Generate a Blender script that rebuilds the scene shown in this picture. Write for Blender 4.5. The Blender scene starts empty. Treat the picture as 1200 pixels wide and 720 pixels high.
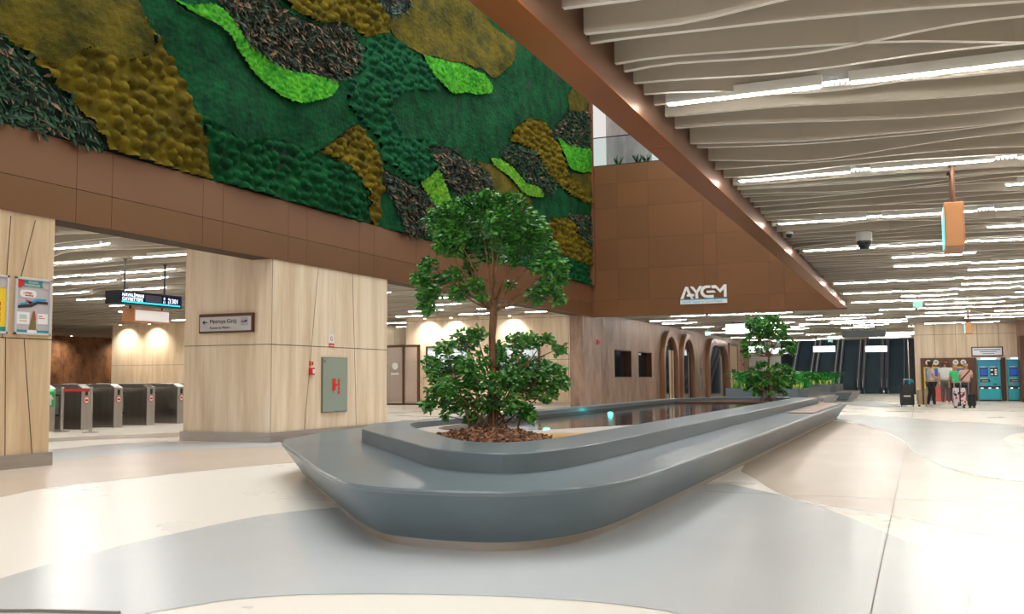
import bpy, bmesh, math, random
import numpy as np
from mathutils import Vector, Matrix, noise
from mathutils.geometry import tessellate_polygon
random.seed(7)
rng = np.random.default_rng(5)
PI = math.pi
SC = bpy.context.scene
COL = SC.collection

# ---------------------------------------------------------------- materials
def lin(c):
    return tuple(((x/255)/12.92 if x/255 <= .04045 else ((x/255+.055)/1.055)**2.4) for x in c)
MATS = {}
def mat(name, rgb, rough=.5, metal=0, var=0, vscale=(3,3,3), rgb2=None, bump=0, bscale=60, emit=0, spec=.5, coat=0, trans=0, detail=4, contrast=(.35,.65), alpha=1, sheen=0, ior=None):
    if name in MATS: return MATS[name]
    m = bpy.data.materials.new(name); m.use_nodes = True
    nt = m.node_tree; b = nt.nodes['Principled BSDF']
    c = lin(rgb)+(1,)
    b.inputs['Base Color'].default_value = c
    b.inputs['Roughness'].default_value = rough
    b.inputs['Metallic'].default_value = metal
    b.inputs['Specular IOR Level'].default_value = spec
    if coat: b.inputs['Coat Weight'].default_value = coat; b.inputs['Coat Roughness'].default_value = .12
    if trans: b.inputs['Transmission Weight'].default_value = trans
    if alpha < 1: b.inputs['Alpha'].default_value = alpha
    if ior: b.inputs['IOR'].default_value = ior
    if emit:
        b.inputs['Emission Color'].default_value = c; b.inputs['Emission Strength'].default_value = emit
    if var or rgb2 or bump:
        tc = nt.nodes.new('ShaderNodeTexCoord'); mp = nt.nodes.new('ShaderNodeMapping')
        mp.inputs['Scale'].default_value = vscale
        nt.links.new(tc.outputs['Object'], mp.inputs['Vector'])
    if var or rgb2:
        n = nt.nodes.new('ShaderNodeTexNoise'); n.inputs['Scale'].default_value = 1; n.inputs['Detail'].default_value = detail
        n.inputs['Roughness'].default_value = .6
        nt.links.new(mp.outputs[0], n.inputs['Vector'])
        r = nt.nodes.new('ShaderNodeValToRGB')
        r.color_ramp.elements[0].position = contrast[0]; r.color_ramp.elements[1].position = contrast[1]
        if rgb2: c2 = lin(rgb2)+(1,)
        else: c2 = tuple(x*(1-var) for x in c[:3])+(1,)
        r.color_ramp.elements[0].color = c2; r.color_ramp.elements[1].color = c
        nt.links.new(n.outputs['Fac'], r.inputs['Fac']); nt.links.new(r.outputs['Color'], b.inputs['Base Color'])
        if emit: nt.links.new(r.outputs['Color'], b.inputs['Emission Color'])
    if bump:
        n2 = nt.nodes.new('ShaderNodeTexNoise'); n2.inputs['Scale'].default_value = bscale; n2.inputs['Detail'].default_value = 5
        nt.links.new(tc.outputs['Object'], n2.inputs['Vector'])
        bp = nt.nodes.new('ShaderNodeBump'); bp.inputs['Strength'].default_value = bump; bp.inputs['Distance'].default_value = .02
        nt.links.new(n2.outputs['Fac'], bp.inputs['Height']); nt.links.new(bp.outputs[0], b.inputs['Normal'])
    MATS[name] = m
    return m

def terrazzo(name, rgb, rough=.2, speck=.965):
    m = mat(name, rgb, rough, spec=.5)
    nt = m.node_tree; b = nt.nodes['Principled BSDF']
    tc = nt.nodes.new('ShaderNodeTexCoord')
    v = nt.nodes.new('ShaderNodeTexVoronoi'); v.inputs['Scale'].default_value = 55
    n = nt.nodes.new('ShaderNodeTexNoise'); n.inputs['Scale'].default_value = .7; n.inputs['Detail'].default_value = 5
    nt.links.new(tc.outputs['Object'], v.inputs['Vector']); nt.links.new(tc.outputs['Object'], n.inputs['Vector'])
    r = nt.nodes.new('ShaderNodeValToRGB'); c = lin(rgb)
    r.color_ramp.elements[0].position = .0; r.color_ramp.elements[0].color = tuple(x*speck for x in c)+(1,)
    r.color_ramp.elements[1].position = .5; r.color_ramp.elements[1].color = c+(1,)
    nt.links.new(v.outputs['Distance'], r.inputs['Fac'])
    mx = nt.nodes.new('ShaderNodeMix'); mx.data_type = 'RGBA'; mx.blend_type = 'MULTIPLY'; mx.inputs[0].default_value = 1
    r2 = nt.nodes.new('ShaderNodeValToRGB'); r2.color_ramp.elements[0].position = .2; r2.color_ramp.elements[1].position = .8
    r2.color_ramp.elements[0].color = (.985,.985,.985,1); r2.color_ramp.elements[1].color = (1,1,1,1)
    nt.links.new(n.outputs['Fac'], r2.inputs['Fac'])
    nt.links.new(r.outputs['Color'], mx.inputs[6]); nt.links.new(r2.outputs['Color'], mx.inputs[7])
    nt.links.new(mx.outputs[2], b.inputs['Base Color'])
    r3 = nt.nodes.new('ShaderNodeMapRange'); r3.inputs[1].default_value = .2; r3.inputs[2].default_value = .8
    r3.inputs[3].default_value = rough*.9; r3.inputs[4].default_value = rough*1.15
    nt.links.new(n.outputs['Fac'], r3.inputs[0]); nt.links.new(r3.outputs[0], b.inputs['Roughness'])
    return m

def stone(name, a, c, scale=(2.2,2.2,.16), rough=.45):
    """vein-cut stone: colour streaks that run vertically"""
    m = mat(name, a, rough)
    nt = m.node_tree; b = nt.nodes['Principled BSDF']
    tc = nt.nodes.new('ShaderNodeTexCoord'); mp = nt.nodes.new('ShaderNodeMapping'); mp.inputs['Scale'].default_value = scale
    nt.links.new(tc.outputs['Object'], mp.inputs['Vector'])
    n = nt.nodes.new('ShaderNodeTexNoise'); n.inputs['Scale'].default_value = 1.3; n.inputs['Detail'].default_value = 9; n.inputs['Roughness'].default_value = .72; n.inputs['Distortion'].default_value = .25
    nt.links.new(mp.outputs[0], n.inputs['Vector'])
    r = nt.nodes.new('ShaderNodeValToRGB'); e = r.color_ramp.elements
    e[0].position = .33; e[0].color = lin(c)+(1,); e[1].position = .62; e[1].color = lin(a)+(1,)
    nt.links.new(n.outputs['Fac'], r.inputs['Fac']); nt.links.new(r.outputs['Color'], b.inputs['Base Color'])
    return m

M_white = terrazzo('terrazzo_white', (244,238,229), .28, .995)
M_grey = terrazzo('terrazzo_grey', (198,203,207), .24)
M_beige = terrazzo('terrazzo_beige', (208,192,178), .24)
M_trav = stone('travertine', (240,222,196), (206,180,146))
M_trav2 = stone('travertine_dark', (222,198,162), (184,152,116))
M_brownwall = stone('brown_marble', (164,132,112), (104,80,68), (1.3,1.3,.45), .5)
M_patina = stone('bronze_patina', (176,122,80), (96,66,48), (1.2,1.2,1.0), .5)
M_joint = mat('dark_joint', (78,60,44), .8)
M_bronze = mat('bronze_panel', (136,98,70), .38, .45, var=.10, vscale=(.35,.35,.6))
M_bronze2 = mat('bronze_panel_lower', (130,94,62), .38, .45, var=.10, vscale=(.35,.35,.6))
M_bronzef = mat('bronze_panel_far', (124,82,48), .45, .3, var=.10, vscale=(.3,.3,.5))
M_orange = mat('copper_soffit', (178,104,52), .34, .6, var=.15, vscale=(.4,.4,.4))
M_fascia = mat('bronze_fascia', (152,116,96), .32, .6, var=.1, vscale=(.4,.4,.4))
M_steel = mat('brushed_steel', (186,180,174), .28, 1, var=.12, vscale=(6,6,.4))
M_plinth = mat('brushed_plinth', (182,172,162), .35, .7, var=.2, vscale=(.8,.8,6))
M_solid = mat('grey_solid_surface', (100,114,122), .38, 0, var=.14, vscale=(1.6,.5,3), coat=.2, bump=.05, bscale=30)
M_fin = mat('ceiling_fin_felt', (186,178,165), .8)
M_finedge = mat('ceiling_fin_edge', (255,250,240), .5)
M_slab = mat('ceiling_backing', (196,190,178), .8)
M_black = mat('black_plastic', (22,23,26), .4)
M_dark = mat('dark_metal', (36,40,44), .35, .6)
M_whitep = mat('white_paint', (232,232,228), .5)
M_led = mat('led_diffuser', (255,250,240), .5, emit=68)
M_led2 = mat('led_diffuser_hall', (255,250,240), .5, emit=80)
M_leddot = mat('led_chip', (225,240,255), .5, emit=5)
M_lit = mat('lit_sign_face', (236,246,255), .5, emit=1.6)
M_litdim = mat('lit_sign_dim', (232,232,236), .5, emit=.25)
M_glass = mat('clear_glass', (225,240,238), .03, trans=1, ior=1.1)
M_glassd = mat('dark_glass', (16,28,36), .06, spec=.8)
M_brownf = mat('brown_metal_frame', (92,62,44), .4, .5)
M_niche = mat('brown_niche_panel', (94,58,38), .45)
M_wood = mat('wood_seat', (150,108,92), .35, var=.25, vscale=(14,.8,1), coat=.3)
M_water = mat('pool_water', (34,32,30), .09, spec=.8)
M_poolwall = mat('pool_lining', (44,44,48), .5)
M_teal = mat('teal_underwater_glow', (40,225,225), .4, emit=1.4)
M_mulch = mat('bark_mulch', (120,84,60), .9, rgb2=(66,42,28), vscale=(30,30,30))
M_sand = mat('sand_bed', (206,168,118), .9, var=.15, vscale=(20,20,20), bump=.3, bscale=300)
M_pale = mat('pale_bed_liner', (184,172,164), .7, var=.1, vscale=(6,6,6))
M_leaf = mat('leaf_green', (76,150,60), .34, rgb2=(36,106,50), vscale=(5,5,5), spec=.5)
M_leafl = mat('leaf_light', (120,184,70), .38, rgb2=(60,130,52), vscale=(8,8,8))
M_bark = mat('tree_bark', (150,112,78), .85, rgb2=(98,70,50), vscale=(12,12,4), bump=.4, bscale=60)
M_red = mat('signal_red', (200,42,34), .45)
M_green = mat('signal_green', (16,140,84), .45, emit=.25)
M_cyan = mat('cyan_enamel', (30,176,196), .35, coat=.3)
M_cyand = mat('cyan_enamel_top', (24,150,190), .35)
M_blue = mat('screen_blue', (20,70,170), .3, emit=.5)
M_yellow = mat('yellow_trim', (232,200,44), .5)
M_ink = mat('sign_ink', (40,40,44), .6)
M_concrete = stone('grey_streaked_stone', (176,164,162), (126,114,114), (.9,.9,.25), .5)
M_cabinet = mat('grey_green_glass', (150,164,150), .15, coat=.6)
M_skin = mat('skin', (196,150,124), .5)

# ---------------------------------------------------------------- helpers
class MB:
    def __init__(s): s.v = []; s.f = []; s.m = []
    def add(s, vs, fs, m=0):
        o = len(s.v); s.v += [tuple(v) for v in vs]
        for f in fs: s.f.append(tuple(i+o for i in f)); s.m.append(m)
        return s
    def box(s, x0,x1,y0,y1,z0,z1, m=0):
        v = [(x,y,z) for z in (z0,z1) for x,y in ((x0,y0),(x1,y0),(x1,y1),(x0,y1))]
        return s.add(v, [(3,2,1,0),(4,5,6,7),(0,1,5,4),(1,2,6,5),(2,3,7,6),(3,0,4,7)], m)
    def prism(s, poly, z0, z1, m=0, top=True, bottom=True, poly2=None):
        n = len(poly); p2 = poly2 or poly
        v = [(p[0],p[1],z0) for p in poly]+[(p[0],p[1],z1) for p in p2]
        f = [(i,(i+1)%n,(i+1)%n+n,i+n) for i in range(n)]
        if bottom: f.append(tuple(range(n))[::-1])
        if top: f.append(tuple(range(n,2*n)))
        return s.add(v, f, m)
    def ring(s, pi, po, zi, zo, m=0):
        """strip between two outlines with the same number of points"""
        n = len(pi)
        v = [(p[0],p[1],zi) for p in pi]+[(p[0],p[1],zo) for p in po]
        return s.add(v, [(i,(i+1)%n,(i+1)%n+n,i+n) for i in range(n)], m)
    def lathe(s, prof, n=20, c=(0,0,0), axis='z', m=0):
        v = []
        for r,h in prof:
            for k in range(n):
                a = 2*PI*k/n; p = (r*math.cos(a), r*math.sin(a), h)
                if axis == 'y': p = (p[0], p[2], p[1])
                if axis == 'x': p = (p[2], p[0], p[1])
                v.append((p[0]+c[0],p[1]+c[1],p[2]+c[2]))
        f = [(j*n+k, j*n+(k+1)%n, (j+1)*n+(k+1)%n, (j+1)*n+k) for j in range(len(prof)-1) for k in range(n)]
        f.append(tuple(range(n))[::-1]); f.append(tuple((len(prof)-1)*n+k for k in range(n)))
        return s.add(v, f, m)
    def tube(s, pts, rad, n=8, m=0):
        pts = [Vector(p) for p in pts]; k0 = len(pts)
        if not hasattr(rad,'__len__'): rad = [rad]*k0
        v = []
        for i,p in enumerate(pts):
            d = (pts[min(i+1,k0-1)]-pts[max(i-1,0)]).normalized()
            up = Vector((0,0,1)) if abs(d.z) < .95 else Vector((1,0,0))
            a = d.cross(up).normalized(); b = d.cross(a).normalized()
            for k in range(n):
                t = 2*PI*k/n; v.append(tuple(p+(a*math.cos(t)+b*math.sin(t))*rad[i]))
        f = [(i*n+k, i*n+(k+1)%n, (i+1)*n+(k+1)%n, (i+1)*n+k) for i in range(k0-1) for k in range(n)]
        f.append(tuple(range(n))[::-1]); f.append(tuple((k0-1)*n+k for k in range(n)))
        return s.add(v, f, m)
    def build(s, name, mats, parent=None, smooth=False, bevel=0, seg=2, flat_angle=None):
        me = bpy.data.meshes.new(name); me.from_pydata(s.v, [], s.f)
        if not isinstance(mats,(list,tuple)): mats = [mats]
        for m in mats: me.materials.append(m)
        if len(mats) > 1: me.polygons.foreach_set('material_index', s.m)
        me.validate(); me.update()
        bm = bmesh.new(); bm.from_mesh(me); bmesh.ops.recalc_face_normals(bm, faces=bm.faces); bm.to_mesh(me); bm.free()
        if smooth:
            me.polygons.foreach_set('use_smooth', [True]*len(me.polygons))
            if flat_angle: me.set_sharp_from_angle(angle=flat_angle)
        o = bpy.data.objects.new(name, me); COL.objects.link(o)
        if parent: o.parent = parent
        if bevel:
            b = o.modifiers.new('bevel','BEVEL'); b.width = bevel; b.segments = seg; b.limit_method = 'ANGLE'; b.angle_limit = .6
        return o

def tag(o, label, cat, group=None, kind=None):
    o['label'] = label; o['category'] = cat
    if group: o['group'] = group
    if kind: o['kind'] = kind
    return o
def thing(name, label, cat, loc=(0,0,0), rz=0, group=None):
    o = bpy.data.objects.new(name, None); COL.objects.link(o)
    o.location = loc; o.rotation_euler = (0,0,rz); o.empty_display_size = .1
    return tag(o, label, cat, group)
def struct(o, label=None):
    o['kind'] = 'structure'
    if label: o['label'] = label
    return o
def dup(root, loc, rz=None, label=None, group=None):
    r = root.copy(); COL.objects.link(r); r.location = loc
    if rz is not None: r.rotation_euler = (0,0,rz)
    if label: r['label'] = label
    if group: r['group'] = group
    for ch in list(root.children):
        c = ch.copy(); COL.objects.link(c); c.parent = r
        for g in list(ch.children):
            d = g.copy(); COL.objects.link(d); d.parent = c
    return r
def text(body, size, m, parent, loc, rot, name='lettering', align='LEFT', ext=.002, sx=1):
    cu = bpy.data.curves.new(name, 'FONT'); cu.body = body; cu.size = size; cu.extrude = ext; cu.align_x = align
    t = bpy.data.objects.new(name, cu)
    dg = bpy.context.evaluated_depsgraph_get()
    COL.objects.link(t); dg.update()
    me = bpy.data.meshes.new_from_object(t.evaluated_get(bpy.context.evaluated_depsgraph_get()))
    COL.objects.unlink(t); bpy.data.objects.remove(t)
    me.materials.clear(); me.materials.append(m)
    o = bpy.data.objects.new(name, me); COL.objects.link(o); o.parent = parent
    o.location = loc; o.rotation_euler = rot; o.scale = (sx,1,1)
    return o
FRONT = (PI/2,0,0)            # reads when looking along +Y
EAST = (PI/2,0,PI/2)          # on a wall whose face looks to +X

def smooth_poly(pts, r=.25, n=5):
    """round the corners of an outline"""
    out = []; k = len(pts)
    for i in range(k):
        p = Vector(pts[i][:2]); a = Vector(pts[i-1][:2]); b = Vector(pts[(i+1)%k][:2])
        rr = pts[i][2] if len(pts[i]) > 2 else r
        da = min(rr, (a-p).length*.45); db = min(rr, (b-p).length*.45)
        A = p+(a-p).normalized()*da; B = p+(b-p).normalized()*db
        for t in range(n+1):
            u = t/n; q = A*(1-u)**2+p*2*u*(1-u)+B*u*u; out.append((q.x,q.y))
    return out
def offset_poly(poly, d):
    """inwards for d > 0 (outline counter-clockwise)"""
    n = len(poly); out = []
    for i in range(n):
        p = Vector(poly[i]); a = Vector(poly[i-1]); b = Vector(poly[(i+1)%n])
        e1 = (p-a); e2 = (b-p)
        n1 = Vector((-e1.y,e1.x)).normalized() if e1.length > 1e-6 else Vector((0,0))
        n2 = Vector((-e2.y,e2.x)).normalized() if e2.length > 1e-6 else n1
        nn = (n1+n2)
        nn = nn.normalized() if nn.length > 1e-6 else n1
        out.append((p.x+nn.x*d, p.y+nn.y*d))
    return out
FLOOR={'grey':[[(-4.6,3.38),(-4.88,4.0),(-5.03,4.75),(-5.1,5.6),(-5.1,6.58),(-4.98,6.96),(-4.76,7.33),(-3.79,8.92),(-1.93,10.42),(-1.11,9.31),(-0.64,8.4),(-0.27,7.51),(-0.06,6.99),(0.09,6.53),(0.16,6.19),(0.19,5.83),(0.19,5.5),(0.17,5.18),(0.13,4.92),(-0.31,4.56),(-1.08,4.59),(-1.17,4.64),(-1.47,4.69),(-1.76,4.68),(-2.02,4.64),(-2.33,4.56),(-2.59,4.48),(-2.84,4.38),(-3.04,4.28),(-3.21,4.15),(-3.32,4.02),(-3.38,3.9),(-3.49,3.67),(-3.57,3.38),(-3.66,2.7)],[(-11.94,8.95),(-11.4,10.12),(-11.43,11.24),(-10.9,12.93),(-9.96,13.88),(-10.65,14.85),(-11.1,14.71),(-12.53,14.0),(-13.27,13.05),(-13.25,11.76),(-14.06,10.54)],[(-2.51,30.76),(-2.17,30.14),(-1.63,30.27),(-0.01,28.16),(0.58,26.7),(1.31,25.93),(1.81,25.16),(2.06,24.0),(2.84,22.43),(1.85,21.65),(1.49,20.49),(1.29,19.09),(1.3,17.93),(1.44,16.94),(2.44,16.03),(1.65,10.13),(1.35,10.85),(0.97,11.54),(0.63,12.08),(0.33,12.84),(0.08,14.02),(-0.13,15.87),(-0.29,18.11),(-0.46,19.61),(-0.7,21.39),(-1.09,23.51),(-1.82,26.07),(-2.32,27.01)],[(-3.82,46.96),(-2.94,47.93),(-2.16,47.19),(-0.63,41.65),(-0.59,39.27),(-1.47,38.55),(-2.5,40.69),(-3.39,43.91)],[(-10.59,14.37),(-10.37,16.58),(-12.66,20.25),(-12.78,18.97),(-12.06,16.37)]],'beige':[[(-8.09,5.92),(-8.34,6.81),(-8.57,7.51),(-8.51,8.25),(-8.41,9.22),(-8.16,10.52),(-7.91,11.16),(-7.53,12.05),(-7.13,13.38),(-11.45,21.5),(-12.21,20.83),(-11.97,18.43),(-10.73,14.57),(-12.71,14.2),(-13.45,13.22),(-13.42,11.9),(-14.23,10.66)],[(-2.04,11.89),(-1.87,11.4),(-1.11,9.31),(-0.25,8.44),(0.2,7.86),(0.6,7.42),(1.13,6.79),(1.7,10.02),(1.34,10.77),(0.96,11.45),(0.63,11.98),(0.33,12.72),(0.08,13.88),(-0.13,15.69),(-0.29,17.87),(-0.69,21.06),(-1.07,23.11),(-1.79,25.57),(-2.27,26.47),(-2.79,25.3),(-2.61,18.13)],[(-15.14,11.34),(-15.15,13.43),(-13.88,15.51),(-15.04,16.8),(-16.07,14.24),(-15.75,11.79)]]}
MOSS=[('olive_bump',[(7.92,6.27),(10.69,7.13),(11.1,6.74),(11.38,6.5),(11.76,6.2),(12.06,5.87),(12.33,5.44),(12.59,4.93),(12.67,4.48),(11.44,4.47),(10.38,4.47),(10.17,4.77),(9.86,5.01),(9.49,5.27),(9.06,5.5),(7.94,5.74)]),('olive_smooth',[(7.91,6.49),(10.67,7.65),(11.1,6.74),(11.27,6.53),(11.35,6.26),(10.86,6.0),(10.05,5.9),(9.48,5.51),(9.06,5.55),(7.94,5.79)]),('foliage_dark',[(7.94,5.76),(8.67,5.57),(9.07,5.46),(9.49,5.24),(9.86,5.01),(10.17,4.77),(10.42,4.48),(9.52,4.38),(8.0,4.36)]),('lime',[(11.5,7.25),(12.02,7.27),(12.53,7.43),(13.0,7.42),(13.54,7.17),(14.15,7.01),(14.79,7.0),(15.63,7.13),(16.38,7.26),(16.44,7.19),(16.08,6.87),(15.49,6.56),(14.8,6.42),(14.21,6.47),(13.66,6.71),(13.08,7.06),(12.54,7.13),(12.02,7.16)]),('foliage_brown',[(12.52,7.84),(14.12,8.29),(14.64,8.13),(15.46,8.16),(16.68,8.53),(17.28,8.4),(17.42,8.1),(17.18,7.69),(16.85,7.45),(16.38,7.29),(15.63,7.16),(14.79,7.03),(14.14,7.05),(13.54,7.2),(13.07,7.44),(12.74,7.59)]),('olive_bump',[(13.87,8.52),(17.68,10.03),(17.9,9.45),(18.3,9.4),(18.64,9.05),(18.05,8.79),(17.51,8.57),(16.68,8.57),(15.46,8.22),(14.77,8.21)]),('foliage_grey',[(17.5,9.77),(19.68,10.61),(19.43,9.87),(18.87,9.55),(18.3,9.44),(17.82,9.45)]),('olive_smooth',[(18.38,9.35),(18.87,9.53),(19.39,9.84),(19.68,10.61),(22.39,11.89),(24.31,11.16),(26.0,11.22),(25.86,10.78),(25.21,10.14),(24.42,9.68),(23.44,9.61),(22.37,9.45),(20.46,9.06),(19.6,8.96),(18.88,9.04)]),('green_bump',[(16.85,7.45),(17.52,8.25),(17.58,8.59),(18.23,8.83),(18.88,9.0),(19.6,8.91),(20.46,8.65),(21.01,8.27),(20.69,7.75),(20.91,7.16),(20.69,6.47),(20.25,5.92),(19.21,5.86),(18.25,5.96),(18.07,6.49),(17.53,6.65),(16.86,6.85)]),('lime',[(19.98,8.99),(20.69,9.04),(21.87,9.32),(22.79,9.41),(23.44,9.47),(24.3,9.37),(24.12,9.13),(22.89,8.79),(21.62,8.48),(20.91,8.5),(20.33,8.68)]),('deep_smooth',[(18.43,7.36),(19.61,7.98),(22.37,8.6),(25.84,9.34),(30.35,10.85),(29.9,9.99),(25.83,8.82),(24.27,7.21),(22.36,6.93),(20.69,7.0),(19.2,6.76)]),('deep_bump',[(12.41,5.61),(12.67,4.58),(12.68,4.22),(14.71,4.33),(17.8,4.27),(17.73,4.91),(17.38,5.32),(16.71,5.64),(15.74,5.61),(14.69,5.62),(13.23,5.37),(12.58,5.5)]),('olive_bump',[(15.74,5.61),(16.55,6.14),(17.1,6.49),(17.36,6.54),(17.78,6.33),(18.11,6.03),(18.22,5.57),(18.19,4.8),(17.98,4.3),(17.8,4.74),(17.58,5.17),(17.11,5.48),(16.49,5.63)]),('foliage_brown',[(20.24,6.79),(21.24,6.95),(22.01,6.97),(22.72,6.89),(23.81,6.88),(24.15,6.58),(24.26,6.19),(23.25,5.9),(22.0,5.85),(21.38,6.06),(20.82,6.45)]),('foliage_brown',[(18.25,5.83),(18.63,5.74),(19.61,5.73),(20.69,5.66),(21.0,5.46),(20.69,4.67),(19.22,4.47),(18.82,5.1),(18.37,5.4)]),('lime_yellow',[(20.82,6.39),(21.14,6.13),(21.38,5.85),(21.66,5.35),(20.91,5.34),(19.99,5.81),(20.46,6.04)]),('olive_smooth',[(23.26,7.05),(24.27,7.09),(25.8,6.89),(27.14,6.61),(26.99,6.06),(25.16,6.03),(24.26,6.36),(24.09,6.81)]),('foliage_dark',[(24.75,7.61),(25.82,8.05),(27.18,8.27),(28.27,8.1),(28.64,7.7),(29.26,7.54),(29.01,7.13),(27.51,7.03),(26.13,7.34)]),('olive_bump',[(25.44,8.09),(25.96,8.65),(27.19,9.19),(28.29,9.3),(29.3,8.98),(29.86,8.52),(30.69,8.11),(31.85,8.0),(32.97,7.45),(30.67,7.42),(29.42,7.57),(28.64,7.7),(27.75,8.16),(26.48,8.2)]),('lime_yellow',[(23.98,7.23),(24.87,7.41),(25.81,7.28),(26.6,7.04),(27.87,7.09),(28.24,6.94),(27.29,6.72),(26.12,6.77),(25.17,7.03),(24.27,7.09)]),('lime',[(29.3,9.12),(31.17,9.19),(34.07,9.68),(34.04,8.83),(31.14,8.34),(30.27,8.46)]),('foliage_dark',[(28.67,9.06),(29.89,9.84),(30.76,10.36),(34.14,11.23),(34.07,9.71),(30.99,9.18)]),('olive_smooth',[(30.52,10.83),(31.42,11.45),(34.17,11.9),(34.14,11.2),(30.76,10.33)]),('olive_smooth',[(30.96,8.19),(34.04,8.83),(33.99,7.62),(32.4,7.67)]),('olive_bump',[(28.29,6.07),(29.39,6.43),(30.9,6.45),(32.72,5.85),(33.37,4.99),(30.6,5.21),(28.97,5.39)]),('foliage_dark',[(30.39,6.73),(33.97,7.13),(33.91,5.84),(32.72,5.85),(31.07,6.39)]),('deep_bump',[(28.58,5.34),(30.6,5.21),(33.89,5.2),(33.85,4.25),(28.55,4.24)])]
# ================================================================ FLOOR
def catmull(poly, sub=4):
    out = []; n = len(poly)
    for i in range(n):
        p0,p1,p2,p3 = (Vector(poly[(i+k-1)%n]) for k in range(4))
        L = (p2-p1).length
        # keep sharp tips sharp
        d1 = (p1-p0).normalized() if (p1-p0).length > 1e-5 else Vector((1,0)); d2 = (p2-p1).normalized() if L > 1e-5 else d1
        d3 = (p3-p2).normalized() if (p3-p2).length > 1e-5 else d2
        t1 = (p2-p0)*.5 if d1.dot(d2) > .6 else (p2-p1)
        t2 = (p3-p1)*.5 if d2.dot(d3) > .6 else (p2-p1)
        m1 = t1.normalized()*L if t1.length > 1e-5 else t1; m2 = t2.normalized()*L if t2.length > 1e-5 else t2
        for k in range(sub):
            t = k/sub; h1 = 2*t**3-3*t*t+1; h2 = t**3-2*t*t+t; h3 = -2*t**3+3*t*t; h4 = t**3-t*t
            q = p1*h1+m1*h2+p2*h3+m2*h4; out.append((q.x,q.y))
    return out
fl = MB(); fl.box(-48,12,-8,76,-.3,0,0)
for k,(key,mi) in enumerate((('beige',2),('grey',1))):
    for poly in FLOOR[key]:
        c = catmull(poly); z = .0015 + .001*k
        tris = tessellate_polygon([[Vector((x,y,0)) for x,y in c]])
        fl.add([(x,y,z) for x,y in c], tris, mi)
fl.box(-.26,-.253,-2,60,.003,.0042,3)
fl.box(-2,6,9.6,9.606,.003,.004,3)
fl.tube([(-4.9,3.0,.004),(-4.3,3.38,.006),(-4.0,3.5,.006),(-3.6,3.62,.004)], .012, 6, 3)
struct(fl.build('floor', [M_white, M_grey, M_beige, mat('floor_joint',(120,112,104),.6)]))

# ================================================================ WALLS / PIERS
def pier(name, x0,x1,y0,y1,z1, label, m, jz=1.78, base=.18, cols=None):
    g = MB(); g.box(x0,x1,y0,y1,base,z1,0)
    # stone joints and the raked veins between slabs on the +X face and -Y face
    g.box(x0,x1+.002,y0-.002,y1,jz-.006,jz+.006,1)
    for (ya,yb,za,zb) in (cols or []):
        g.add([(x1+.003,ya-.006,za),(x1+.003,ya+.006,za),(x1+.003,yb+.006,zb),(x1+.003,yb-.006,zb)], [(0,1,2,3)], 1)
    o = g.build(name, [m, M_joint]); struct(o, label)
    b = MB(); b.box(x0-.04,x1+.04,y0-.04,y1+.04,0,base,0); struct(b.build('trim_'+name.split('_')[-1], M_plinth), 'brushed metal plinth of the '+label)
    return o
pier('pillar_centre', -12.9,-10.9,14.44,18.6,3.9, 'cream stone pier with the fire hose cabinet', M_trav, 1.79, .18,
     [(14.46,14.46,.18,3.9),(15.5,15.95,.18,3.6),(17.35,17.15,.18,3.6)])
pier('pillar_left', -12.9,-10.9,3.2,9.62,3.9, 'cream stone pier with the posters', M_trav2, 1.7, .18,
     [(8.95,8.9,.18,1.7),(9.18,9.36,1.7,.18),(9.3,9.1,3.3,2.5),(8.85,8.92,1.7,3.3)])

# moss wall support, bronze band under it
def panels(name, axis, pos, spans_u, spans_z, mats_fn, thick=.04, gap=.008, back=None, label=None, mats=None):
    """cladding of separate sheets with real joints; axis 'x': sheets face +X, 'y': sheets face -Y"""
    g = MB()
    for j in range(len(spans_z)-1):
        for i in range(len(spans_u)-1):
            u0,u1 = spans_u[i]+gap/2, spans_u[i+1]-gap/2; z0,z1 = spans_z[j]+gap/2, spans_z[j+1]-gap/2
            mi = mats_fn(i,j)
            if axis == 'x': g.box(pos-thick,pos,u0,u1,z0,z1,mi)
            else: g.box(u0,u1,pos,pos+thick,z0,z1,mi)
    if back:
        u0,u1,z0,z1,t = back
        if axis == 'x': g.box(pos-thick-t,pos-thick,u0,u1,z0,z1,len(mats)-1)
        else: g.box(u0,u1,pos+thick,pos+thick+t,z0,z1,len(mats)-1)
    return struct(g.build(name, mats), label)
us = [3,6.1,7.4]
y = 8.9
seq = [1.0,.62,.0]
us += [8.6,9.95,10.6,12.55,13.05,14.9,15.5,17.4,18.0,19.9,20.6,22.6,23.2,25.4,26.0,28.3,28.9,31.2,31.9,33.2]
panels('wall_band', 'x', -10.88, us, [3.36,3.84,4.5], lambda i,j: j, back=(3,33.2,3.36,4.5,.42),
       label='bronze panelled band below the moss wall', mats=[M_bronze2, M_bronze, M_joint])
xs = [-10.9,-9.9,-8.75,-6.8,-6.35,-4.6,-4.1,-2.42]
panels('wall_far', 'y', 33.2, xs, [3.37,3.95,5.05,6.15,7.3,8.2,8.88], lambda i,j: 0 if (i+j)%2 else 1, gap=.004, back=(-11.3,-2.15,3.37,8.88,.25),
       label='tall bronze wall with the white letters', mats=[M_bronzef, mat('bronze_panel_far_b',(120,79,46),.45,.3,var=.10,vscale=(.3,.3,.5)), M_joint])
# beam along the edge of the slatted ceiling
g = MB()
ys = [-1,4.6,9.2,13.8,18.4,23,27.6,33.2]
for a,b in zip(ys[:-1],ys[1:]):
    g.box(-2.42,-2.15,a+.004,b-.004,3.39,3.41,0)
    g.box(-2.17,-2.15,a+.004,b-.004,3.41,4.1,1)
    g.box(-2.42,-2.40,a+.004,b-.004,3.41,5.0,0)
g.box(-2.40,-2.17,-1,33.2,3.41,5.0,2)
struct(g.build('beam_right', [M_orange, M_fascia, M_joint]), 'bronze beam along the edge of the slatted ceiling')

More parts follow.
